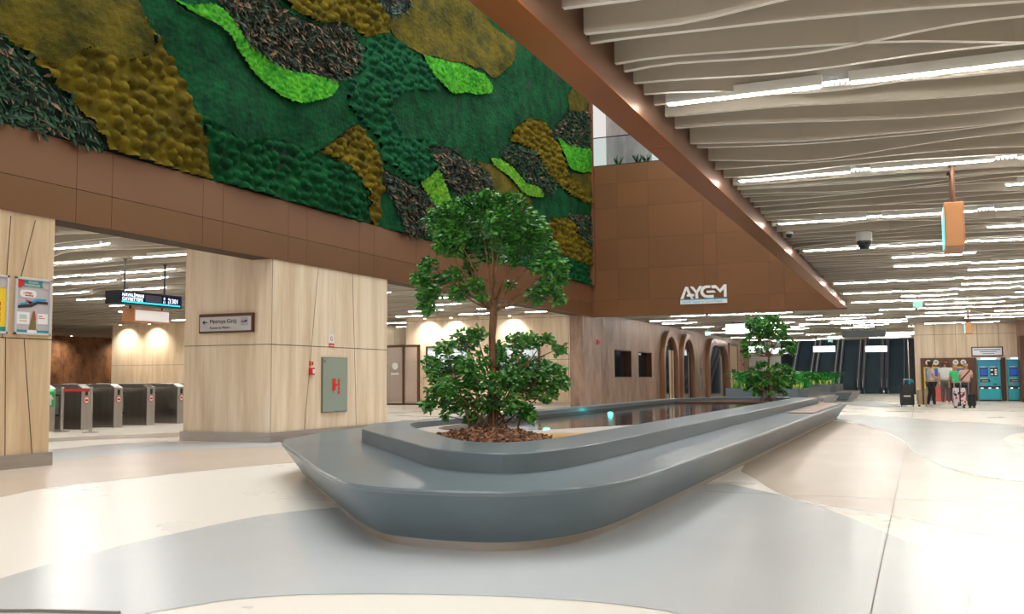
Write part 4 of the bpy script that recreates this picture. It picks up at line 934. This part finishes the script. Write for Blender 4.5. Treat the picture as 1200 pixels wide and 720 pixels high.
# ================================================================ ESCALATORS
EX = [-10.35,-8.75,-7.15,-5.5,-3.9,-2.35,-.78]
slope = math.tan(math.radians(30))
def escal(x0,x1,label):
    t = thing('escalator', label, 'escalator', ((x0+x1)/2,69.5,0), 0, 'escalators side by side'); w = (x1-x0)/2; L = 11
    g = MB(); n = 46
    g.box(-w+.28,w-.28,0,1.6,-.02,.01)
    for k in range(n):
        y = 1.6+k*.33; z = .19*(k+1); g.box(-w+.28,w-.28,y,y+.40,z-.25,z,0)
    g.build('steps', mat('escalator_step',(64,84,96),.45,.5), t)
    g = MB()
    for s in (-1,1):
        xo = s*(w-.02); xi = s*(w-.26); a,b = min(xo,xi),max(xo,xi)
        g.add([(a,.6,0),(b,.6,0),(b,1.6,.35),(a,1.6,.35),(a,1.6+15,.35+15*slope),(b,1.6+15,.35+15*slope),(a,16.6,15*slope-.6),(b,16.6,15*slope-.6),(a,1.6,0),(b,1.6,0)],[(0,1,2,3),(3,2,5,4),(0,3,8),(1,9,2),(3,4,6,8),(2,9,7,5)])
    g.build('skirt', mat('escalator_skirt',(74,84,92),.35,.7), t)
    g = MB()
    for s in (-1,1):
        x = s*(w-.14); g.add([(x-.01,.5,.1),(x+.01,.5,.1),(x+.01,.5,.95),(x-.01,.5,.95),(x-.01,16.6,.35+15*slope),(x+.01,16.6,.35+15*slope),(x+.01,16.6,1.0+15*slope),(x-.01,16.6,1.0+15*slope),(x-.01,1.6,1.0),(x+.01,1.6,1.0),(x-.01,1.6,.3),(x+.01,1.6,.3)],[(0,3,8,10),(1,11,9,2),(10,8,7,4),(11,5,6,9)])
    g.build('balustrade', mat('balustrade_glass',(70,90,100),.08,alpha=.35), t)
    g = MB()
    for s in (-1,1):
        x = s*(w-.14); g.tube([(x,.55,.15),(x,.35,.4),(x,.32,.7),(x,.5,.95),(x,.9,1.0),(x,1.6,1.03),(x,16.6,1.03+15*slope)],.045,8)
    g.build('handrail', M_black, t)
    g = MB()
    for s in (-1,1):
        x = s*(w-.14); g.tube([(x,.9,.93),(x,1.6,.96),(x,16.6,.96+15*slope)],.028,6); g.tube([(x,1.6,.39),(x,16.6,.39+15*slope)],.05,6)
    g.build('metal_trim', mat('trim_bright',(214,210,204),.3,.8), t)
    for s in (-1,1): g = MB(); g.box(s*(w-.14)-.09,s*(w-.14)+.09,.28,1.2,0,.35); g.build('newel_base', M_dark, t)
names = ['','leftmost escalator, behind the far tree','second escalator from the left','third escalator, behind the middle lit sign','fourth escalator, left of the right lit sign','rightmost escalator, below the right lit sign']
for k in range(1,6): escal(EX[k]+.03,EX[k+1]-.03,names[k])
g = MB(); g.box(-12,9,86.5,86.8,0,12,0); g.box(-12,-10.5,69,86.5,0,12,0); g.box(-.1,.2,66.5,86.5,0,12,0); struct(g.build('wall_escalator', mat('dark_shaft',(38,50,58),.6)), 'dark walls of the escalator shaft')
g = MB(); g.box(-12,9,67.2,67.5,3.6,4.6,0); struct(g.build('lintel_far', mat('dark_shaft',(38,50,58),.6)))
g = MB(); g.box(-10.9,-8.8,67.9,68.3,0,3.6,0); struct(g.build('wall_pale', mat('pale_panel',(206,204,200),.5)), 'pale wall panel left of the escalators')
g = MB(); g.box(-.65,-.12,67.5,67.9,0,3.57,0); g.box(-.70,-.65,67.45,67.9,0,3.57,1); struct(g.build('pillar_far', [mat('dark_shaft',(38,50,58),.6), M_steel]), 'dark steel edged pier right of the escalators')

# ================================================================ TICKET MACHINES, CASH POINTS
M_bc = mat('machine_plate',(30,34,44),.3)
def machine(x, label):
    t = thing('ticket_machine', label, 'ticket machine', (x,49.5,0), 0, 'cyan ticket machines')
    g = MB(); g.box(-.46,.46,-.42,-.01,.06,.56,0); g.box(-.46,.46,-.42,-.01,.68,1.88,0); g.box(-.44,.44,-.36,-.01,.56,.68,1); g.box(-.46,.46,-.36,-.01,0,.06,1)
    g.build('cabinet', [M_cyan,M_bc], t, bevel=.01)
    g = MB(); g.box(-.46,.46,-.44,-.42,1.60,1.88); g.build('header', M_cyand, t)
    g = MB(); g.box(-.5,.5,-.45,-.01,1.885,1.99); g.build('light_head', mat('machine_head',(220,228,232),.4), t)
    g = MB(); g.box(-.32,.3,-.455,-.45,1.90,1.97); g.build('lamp', M_lit, t)
    for x0,x1 in ((-.39,-.05),(.04,.36)): g = MB(); g.box(x0,x1,-.428,-.42,1.12,1.52); g.build('bezel', M_black, t)
    g = MB(); g.box(-.36,-.08,-.432,-.428,1.17,1.47); g.build('screen', M_blue, t)
    for a,b in ((.06,1.18),(.06,1.38),(.22,1.18),(.22,1.28),(.22,1.38)): g = MB(); g.box(a,a+.1,-.434,-.428,b,b+.07); g.build('key', M_litdim, t)
    g = MB(); g.box(-.38,.02,-.435,-.42,.86,.99); g.build('note_slot', M_black, t)
    g = MB(); g.box(-.32,-.05,-.44,-.435,.90,.93); g.box(-.36,-.1,-.424,-.42,1.02,1.05); g.box(-.36,-.14,-.424,-.42,1.54,1.57); g.box(.04,.26,-.424,-.42,1.54,1.57); g.build('label_strip', M_whitep, t)
    g = MB(); g.box(-.34,-.22,-.43,-.42,.74,.83); g.build('coin_button', mat('coral',(240,110,90),.4), t)
    g = MB(); g.box(.18,.32,-.43,-.42,1.0,1.03); g.box(.14,.3,-.43,-.42,.74,.79); g.build('card_slot', M_bc, t)
    for k in (-.32,0,.3): g = MB(); g.box(k-.05,k+.05,-.43,-.40,.56,.61); g.build('tray_lamp', M_lit, t)
machine(2.9,'cyan ticket machine left of the other, under the white notice'); machine(4.13-.02,'cyan ticket machine cut by the right edge')
g = MB()
g.box(.02,2.4,49.42,49.5,0,2.0,0); g.box(3.4,3.6,49.42,49.5,0,1.98,0)
struct(g.build('wall_panel_brown', M_niche), 'brown panel around the cash points')
for n,(x,l) in enumerate(((.36,'leftmost round white disc above the cash points'),(.69,'second round white disc from the left above the cash points'),(1.53,'third round white disc above the cash points'),(1.86,'rightmost round white disc above the cash points'))):
    t = thing('round_sign', l, 'round sign', (x,49.42,1.79), 0, 'round discs above the cash points')
    g = MB(); g.lathe([(.125,-.03),(.125,0)],24,(0,0,0),'y'); g.build('disc', M_whitep, t)
    g = MB(); g.box(-.06,.06,-.033,-.03,-.015,.015); g.box(-.035,.035,-.033,-.03,.025,.04); g.build('mark', M_ink, t)
for x,l in ((.5,'left yellow-edged cash point behind the woman'),(1.69,'right yellow-edged cash point behind the person in pink')):
    t = thing('cash_point', l, 'cash point', (x,49.42,.55), 0, 'yellow edged cash points')
    g = MB(); g.box(-.33,.33,-.05,0,-.55,1.0); g.build('body', mat('cash_grey',(120,124,132),.4), t)
    g = MB()
    for q in ((-.35,-.29,0,1.04),(.29,.35,0,1.04),(-.35,.35,.97,1.04)): g.box(q[0],q[1],-.09,0,q[2],q[3])
    g.build('yellow_edge', M_yellow, t)
    g = MB(); g.box(-.26,.26,-.06,-.05,.55,.92); g.build('screen', M_blue, t)
    g = MB(); g.box(-.2,.2,-.08,-.05,.2,.36); g.build('keypad', M_steel, t)
t = thing('wall_notice','white notice board with brown frame above the ticket machines','notice',(2.87,49.5,2.05))
g = MB(); g.box(-.66,.66,-.05,0,0,.44); g.build('frame', M_brownf, t); g = MB(); g.box(-.61,.61,-.054,-.05,.05,.39); g.build('face', mat('notice_pale',(226,230,238),.4,emit=.2), t)
g = MB(); g.box(-.55,.55,-.057,-.054,.29,.33); g.box(-.3,.4,-.057,-.054,.2,.24); g.box(-.2,.3,-.057,-.054,.11,.14); g.build('text_line', mat('notice_ink',(130,134,146),.5), t)

# ================================================================ PEOPLE AND LUGGAGE
def skin_mesh(name, joints, edges, m, parent, sub=2, root=None):
    """joints: name -> (co, radius)"""
    ks = list(joints); ix = {k:i for i,k in enumerate(ks)}
    me = bpy.data.meshes.new(name); me.from_pydata([joints[k][0] for k in ks],[(ix[a],ix[b]) for a,b in edges],[])
    me.materials.append(m); o = bpy.data.objects.new(name, me); COL.objects.link(o); o.parent = parent
    s = o.modifiers.new('skin','SKIN'); s.use_smooth_shade = True
    for k in ks:
        r = joints[k][1]; r = r if hasattr(r,'__len__') else (r,r)
        me.skin_vertices[0].data[ix[k]].radius = r
    me.skin_vertices[0].data[ix[root or ks[0]]].use_root = True
    b = o.modifiers.new('sub','SUBSURF'); b.levels = sub; b.render_levels = sub
    return o
def person(label, x, y, rz, H, top, legs, hair, arms, shoes, hairlen=.1, headturn=0, lean=0, sleeves='short', build=1.0, wide=1.0):
    t = thing('person', label, 'person', (x,y,0), rz); k = H/1.7
    J = {}; E_ = []
    def j(n,co,r): J[n] = (tuple(c*k for c in co), r*k if not hasattr(r,'__len__') else tuple(q*k for q in r))
    def e(*a):
        for p,q in zip(a[:-1],a[1:]): E_.append((p,q))
    b = build
    j('pelvis',(0,0,.92),(.15*b,.10*b)); j('waist',(0,.0+lean*.2,1.06),(.125*b,.09*b)); j('chest',(0,lean*.6,1.26),(.15*b,.10*b)); j('neck0',(0,lean,1.40),.06); j('neck',(0,lean,1.46),.05)
    hx = lean-.015
    j('head0',(0,hx,1.53),(.062,.075)); j('head1',(0,hx,1.60),(.072,.088)); j('head2',(0,hx,1.665),(.055,.065))
    e('pelvis','waist','chest','neck0','neck','head0','head1','head2')
    c,s = math.cos(headturn),math.sin(headturn)
    def hd(px,py,z): return (px*c-py*s, hx+px*s+py*c, z)
    j('nose',hd(0,-.10,1.585),.012); j('nosetip',hd(0,-.118,1.575),.008); e('head1','nose','nosetip')
    j('chin',hd(0,-.075,1.515),.022); e('head0','chin')
    for sd in (-1,1): n = 'L' if sd<0 else 'R'; j('ear'+n,hd(sd*.082,.005,1.59),.012); e('head1','ear'+n)
    for sd,n in ((-1,'L'),(1,'R')):
        A = arms[n]   # elbow, wrist positions
        j('sh'+n,(sd*.17*b,lean*.9,1.375),.055); j('el'+n,A[0],.040); j('wr'+n,A[1],.026)
        d = (Vector(A[1])-Vector(A[0])).normalized(); hand = Vector(A[1])+d*.07
        j('pa'+n,tuple(hand),(.034,.018)); e('chest','sh'+n,'el'+n,'wr'+n,'pa'+n)
        side = d.cross(Vector((0,1,0))); side = side.normalized() if side.length > .1 else Vector((1,0,0)); crl = side.cross(d).normalized()
        for q,(off,ln) in enumerate(((-.028,.062),(-.010,.074),(.010,.070),(.027,.054))):
            p1 = hand+side*off+d*.045; p2 = p1+d*ln*.5-crl*.012; p3 = p2+d*ln*.38-crl*.024
            j('f%d1'%q+n,tuple(p1),.010); j('f%d2'%q+n,tuple(p2),.009); j('f%d3'%q+n,tuple(p3),.007); e('pa'+n,'f%d1'%q+n,'f%d2'%q+n,'f%d3'%q+n)
        th = hand-d*.02+side*(-.036)*sd; th2 = th+d*.035+side*(-.018)*sd
        j('t1'+n,tuple(th),.011); j('t2'+n,tuple(th2),.009); e('pa'+n,'t1'+n,'t2'+n)
        Lg = legs[n]
        j('hip'+n,(sd*.09,0,.86),.085*b); j('kn'+n,Lg[0],.055*b); j('ca'+n,tuple((Vector(Lg[0])*.62+Vector(Lg[1])*.38)+Vector((0,.02,0))),.052*b); j('an'+n,Lg[1],.035); j('to'+n,(Lg[1][0]*1.1,Lg[1][1]-.12,.03),(.035,.022))
        e('pelvis','hip'+n,'kn'+n,'ca'+n,'an'+n,'to'+n)
    skin_mesh('body', J, E_, M_skin, t, root='pelvis')
    # clothes: shells round the same bones
    def sub_(keys, grow): return {q:(J[q][0], tuple((r*1.0+grow) for r in (J[q][1] if hasattr(J[q][1],'__len__') else (J[q][1],)*2))) for q in keys}
    tk = ['pelvis','waist','chest','neck0','shL','shR']; te = [('pelvis','waist'),('waist','chest'),('chest','neck0'),('chest','shL'),('chest','shR')]
    S_ = sub_(tk,.022*wide)
    S_['pelvis'] = ((J['pelvis'][0][0],J['pelvis'][0][1],J['pelvis'][0][2]-.0),(J['pelvis'][1][0]+.03*wide,J['pelvis'][1][1]+.035*wide))
    for n in 'LR':
        a = Vector(J['sh'+n][0]); q = Vector(J['el'+n][0]); f_ = .62 if sleeves=='short' else .98
        S_['sl'+n] = (tuple(a.lerp(q,f_)), .064*k); te.append(('sh'+n,'sl'+n))
        if sleeves == 'long': w_ = Vector(J['wr'+n][0]); S_['cf'+n] = (tuple(q.lerp(w_,.92)), .042*k); te.append(('sl'+n,'cf'+n))
    skin_mesh('shirt', S_, te, top, t, root='pelvis')
    lk = ['pelvis','hipL','hipR','knL','knR','caL','caR','anL','anR']
    L_ = sub_(lk,.016); L_['pelvis'] = (J['pelvis'][0],(J['pelvis'][1][0]+.012,J['pelvis'][1][1]+.015))
    skin_mesh('trousers', L_, [('pelvis','hipL'),('pelvis','hipR'),('hipL','knL'),('hipR','knR'),('knL','caL'),('knR','caR'),('caL','anL'),('caR','anR')], M_black if shoes is None else shoes[1], t, root='pelvis')
    for n in 'LR':
        a = Vector(J['an'+n][0]); g = MB(); px,py = a.x,a.y
        g.prism([(px-.045,py+.06),(px+.045,py+.06),(px+.05,py-.1),(px+.03,py-.19),(px-.03,py-.19),(px-.05,py-.1)],0,.035); g.prism([(px-.04,py+.055),(px+.04,py+.055),(px+.045,py-.08),(px+.025,py-.17),(px-.025,py-.17),(px-.045,py-.08)],.035,.075)
        g.build('shoe', shoes[0], t, smooth=True, bevel=.012)
    HJ = {'h0':(tuple(v*k for v in hd(0,.022,1.60)),.098*k),'h1':(tuple(v*k for v in hd(0,.02,1.675)),.082*k),'h2':(tuple(v*k for v in hd(0,.055,1.60-hairlen)),(.07*k,.05*k))}
    skin_mesh('hair', HJ, [('h0','h1'),('h0','h2')], hair, t, root='h0')
    # eyes and mouth
    g = MB()
    for sd in (-1,1): p = hd(sd*.03,-.084,1.60); g.lathe([(.004,-.008),(.011,0),(.004,.008)],8,tuple(v*k for v in p),'y')
    g.build('eyes', M_whitep, t)
    p = hd(0,-.088,1.545); g = MB(); g.box(p[0]*k-.022,p[0]*k+.022,p[1]*k-.006,p[1]*k+.006,p[2]*k-.005,p[2]*k+.005); g.build('mouth', mat('lips',(160,90,84),.5), t)
    return t
stand = {'L':((-.10,.0,.49),(-.11,.02,.075)),'R':((.10,.0,.49),(.12,.02,.075))}
walk = {'L':((-.09,-.05,.49),(-.10,-.06,.075)),'R':((.09,.02,.49),(.10,.10,.085))}
down = {'L':((-.24,.03,1.12),(-.25,-.05,.88)),'R':((.24,.03,1.12),(.25,-.05,.88))}
fold = {'L':((-.22,.03,1.13),(-.06,-.20,1.10)),'R':((.22,.03,1.13),(.05,-.18,1.06))}
reach = {'L':((-.23,-.06,1.14),(-.14,-.30,1.16)),'R':((.23,-.05,1.14),(.14,-.30,1.18))}
M_hd = mat('hair_dark',(48,34,28),.6); M_hb = mat('hair_blonde',(186,150,104),.6); M_hg = mat('hair_brown',(110,76,56),.6)
M_tr = mat('trousers_black',(26,27,32),.7); M_tr2 = mat('trousers_navy',(34,40,60),.7); M_sh = mat('shoe_white',(224,222,218),.5)
person('woman in grey top and black trousers with folded arms beside the beige suitcase',.36,39.4,PI*.62,1.70,mat('top_grey',(196,188,182),.8),walk,M_hd,fold,(M_sh,M_tr),.12)
person('person in a loose white shirt facing the left cash point',.93,43.2,PI,1.76,mat('shirt_white',(216,220,222),.8),stand,M_hg,reach,(M_sh,mat('trousers_grey',(84,80,86),.8)),.03,build=1.25,wide=1.5,sleeves='short')
person('person in a bright green top behind the patterned suitcase',1.28,42.4,PI,1.60,mat('top_green',(60,205,130),.8),stand,M_hb,down,(M_sh,M_tr),.04,build=.95)
p_ = person('person in a pale pink shirt with a dark shoulder strap at the right cash point',1.63,41.6,PI,1.63,mat('shirt_pink',(226,190,178),.8),stand,M_hb,reach,(M_sh,M_tr2),.03,build=1.1)
g = MB(); g.add([(-.17,.135,1.36),(-.13,.145,1.38),(.2,.15,1.0),(.16,.15,.97)],[(0,1,2,3)]); g.add([(-.17,.145,1.36),(-.13,.155,1.38),(.2,.16,1.0),(.16,.16,.97)],[(0,1,2,3)]); g.build('shoulder_strap', mat('strap_brown',(60,44,40),.6), p_)

def suitcase(label, x, y, rz, w, d, h, m, zipm=M_black, handle=0, group=None, ribs=5, pattern=None):
    t = thing('suitcase', label, 'suitcase', (x,y,0), rz, group)
    # two hard shells with the zip between them; width across the zip = d along y
    for s in (-1,1):
        g = MB(); a,b = (s*.02, s*d/2) if s>0 else (s*d/2, s*.02)
        g.box(a,b,-w/2,w/2,.07,h); sh = g.build('shell', m, t, bevel=.035, seg=3)
        for k in range(ribs): g = MB(); yy = -w/2+w*(k+.5)/ribs; xx = s*d/2; g.box(min(xx,xx+s*.006),max(xx,xx+s*.006),yy-.012,yy+.012,.12,h-.05); g.build('rib', m, sh, bevel=.003)
    g = MB(); g.box(-.021,.021,-w/2+.004,w/2-.004,.075,h-.004); g.build('zip_band', zipm, t)
    for sx in (-1,1):
        for sy in (-1,1):
            g = MB(); g.lathe([(.028,-.012),(.032,0),(.028,.012)],12,(sx*(d/2-.05),sy*(w/2-.05),.033),'y'); g.box(sx*(d/2-.05)-.012,sx*(d/2-.05)+.012,sy*(w/2-.05)-.016,sy*(w/2-.05)+.016,.035,.075); g.build('wheel', M_black, t)
    g = MB(); g.tube([(0,-.09,h-.005),(0,-.08,h+.03),(0,.08,h+.03),(0,.09,h-.005)],.01,6); g.build('carry_handle', M_black, t)
    if handle:
        g = MB()
        for s in (-1,1): g.tube([(-d/2+.03,s*.10,h-.02),(-d/2+.03,s*.10,h+handle)],.009,6)
        g.tube([(-d/2+.03,-.115,h+handle),(-d/2+.03,.115,h+handle)],.016,6); g.build('trolley_handle', M_steel, t)
    return t
t = suitcase('big black suitcase with a teal bag on top, leftmost of the luggage',-.49,39.2,PI/2,.50,.34,.83,mat('case_black',(30,31,36),.5),handle=.2)
g = MB(); g.box(-.18,-.176,-.12,.12,.38,.43); g.build('luggage_tag', M_whitep, t)
t = thing('shoulder_bag','teal and dark shoulder bag lying on the big black suitcase','bag',(-.40,39.2,.83))
g = MB(); g.lathe([(.06,0),(.14,.03),(.16,.12),(.12,.20),(.05,.23)],14); o = g.build('bag_body', mat('bag_teal',(20,116,136),.7), t, smooth=True)
g = MB(); g.tube([(.1,0,.18),(.17,-.02,.05),(.2,-.03,-.12),(.17,-.02,-.3)],.012,6); g.build('strap', M_black, t)
suitcase('beige hard suitcase with a black zip, beside the woman in grey',.05,39.6,PI*.04,.34,.37,.63,mat('case_beige',(170,146,114),.4),handle=0)
suitcase('coral red suitcase behind the person in the white shirt',.74,45.0,PI/2,.46,.28,.74,mat('case_coral',(206,98,90),.4),handle=.2)
mf = mat('case_floral',(226,214,220),.4)
nt = mf.node_tree; tc = nt.nodes.new('ShaderNodeTexCoord'); vo = nt.nodes.new('ShaderNodeTexVoronoi'); vo.inputs['Scale'].default_value = 14
cr = nt.nodes.new('ShaderNodeValToRGB'); cr.color_ramp.interpolation = 'CONSTANT'; e_ = cr.color_ramp.elements
e_[0].color = lin((226,214,220))+(1,); e_[1].position = .5; e_[1].color = lin((200,50,80))+(1,); q_ = e_.new(.68); q_.color = lin((40,36,60))+(1,); q_ = e_.new(.82); q_.color = lin((230,220,224))+(1,)
sp_ = nt.nodes.new('ShaderNodeSeparateColor'); nt.links.new(tc.outputs['Object'],vo.inputs['Vector']); nt.links.new(vo.outputs['Color'],sp_.inputs[0]); nt.links.new(sp_.outputs[0],cr.inputs['Fac']); nt.links.new(cr.outputs['Color'],nt.nodes['Principled BSDF'].inputs['Base Color'])
suitcase('white suitcase with red and dark floral pattern',1.25,38.0,PI*.03,.42,.37,.72,mf,handle=.28)
suitcase('small black cabin suitcase, rightmost of the luggage',1.66,38.2,PI*.04,.3,.24,.5,mat('case_black2',(24,28,30),.5),handle=.42)

# ================================================================ LIGHT AND CAMERA
w = bpy.data.worlds.new('world'); SC.world = w; w.use_nodes = True
w.node_tree.nodes['Background'].inputs[0].default_value = (1,.97,.93,1); w.node_tree.nodes['Background'].inputs[1].default_value = .8
def area(name, loc_, rot, sx, sy, e, col=(1,1,1)):
    l = bpy.data.lights.new(name,'AREA'); l.shape = 'RECTANGLE'; l.size = sx; l.size_y = sy; l.energy = e; l.color = col
    o = bpy.data.objects.new(name, l); COL.objects.link(o); o.location = loc_; o.rotation_euler = rot; return o
area('atrium_fill_light',(-6.4,16,15.5),(0,0,0),7.5,28,2500,(.97,1,.98))  # unseen overhead area light, added to brighten floor, bench tops and tree crown
area('upper_level_light',(-5,40,14),(0,0,0),10,8,500,(.93,1,.99))
cam = bpy.data.cameras.new('camera'); co = bpy.data.objects.new('camera', cam); COL.objects.link(co); SC.camera = co
cam.sensor_width = 36; cam.sensor_fit = 'HORIZONTAL'; cam.lens = 1126.18/1200*36; cam.clip_end = 300; cam.clip_start = .05
yaw,pit,rol = .4005309,.0752565,-.00620211
cy_,sy_ = math.cos(yaw),math.sin(yaw)
r_ = Vector((cy_,sy_,0)); fw = Vector((-sy_,cy_,0)); up_ = Vector((0,0,1))
F_ = fw*math.cos(pit)+up_*math.sin(pit); U0 = -fw*math.sin(pit)+up_*math.cos(pit)
R_ = r_*math.cos(rol)+U0*math.sin(rol); U_ = -r_*math.sin(rol)+U0*math.cos(rol)
M = Matrix((( R_.x,U_.x,-F_.x,0),(R_.y,U_.y,-F_.y,0),(R_.z,U_.z,-F_.z,1.12),(0,0,0,1)))
co.matrix_world = M
SC.view_settings.view_transform = 'Standard'; SC.view_settings.look = 'None'; SC.view_settings.exposure = 0; SC.view_settings.gamma = 1; SC.view_settings.use_curve_mapping = False
SC.render.engine = 'CYCLES'; SC.cycles.use_denoising = True; SC.cycles.max_bounces = 8; SC.cycles.diffuse_bounces = 4; SC.cycles.glossy_bounces = 4; SC.cycles.transmission_bounces = 6; SC.cycles.sample_clamp_indirect = 6; SC.cycles.caustics_reflective = False; SC.cycles.caustics_refractive = False

# a piece that sits on a part is a child of that part
RULES = {'reader_window':('card_reader',),'arrow':('arrow_panel','face'),'no_entry_disc':('no_entry_ring',),'no_entry_bar':('no_entry_ring',),'screen':('bezel','body'),'key':('bezel',),'lamp':('light_head',),'window':('housing',),'sounder_slot':('housing',),'lens':('housing',),'pictogram_mark':('pictogram',),'latch':('door',),'hose_symbol':('door',),'floor_indicator':('door_panel',),'white_mark':('white_panel',),'blue_block':('map_sheet',),'lettering':('face','sheet','strip'),'blue_line':('strip',),'mark':('disc',),'text_line':('text_box','face'),'red_line':('text_box',),'eyes':('body',),'mouth':('body',),'stair_belt':('sheet',),'handrail_stripe':('sheet',),'speech_bubble':('sheet',),'post_picture':('sheet',),'red_picture':('sheet',),'corner_dot':('sheet',),'red_bar':('sheet',),'cyan_stripe':('face',),'dark_panel':('face',),'pictogram':('face',),'symbol_label':('housing',),'door_sticker':('glass_pane',)}
kindname = lambda o: o.name.split('.')[0]
for root in [o for o in COL.objects if o.parent is None and o.get('category')]:
    ch = list(root.children)
    for c in ch:
        for want in RULES.get(kindname(c), ()):
            hit_ = [q for q in ch if kindname(q) == want and q.parent == root and kindname(q) != kindname(c)]
            if hit_ and not c.children: c.parent = hit_[0]; break
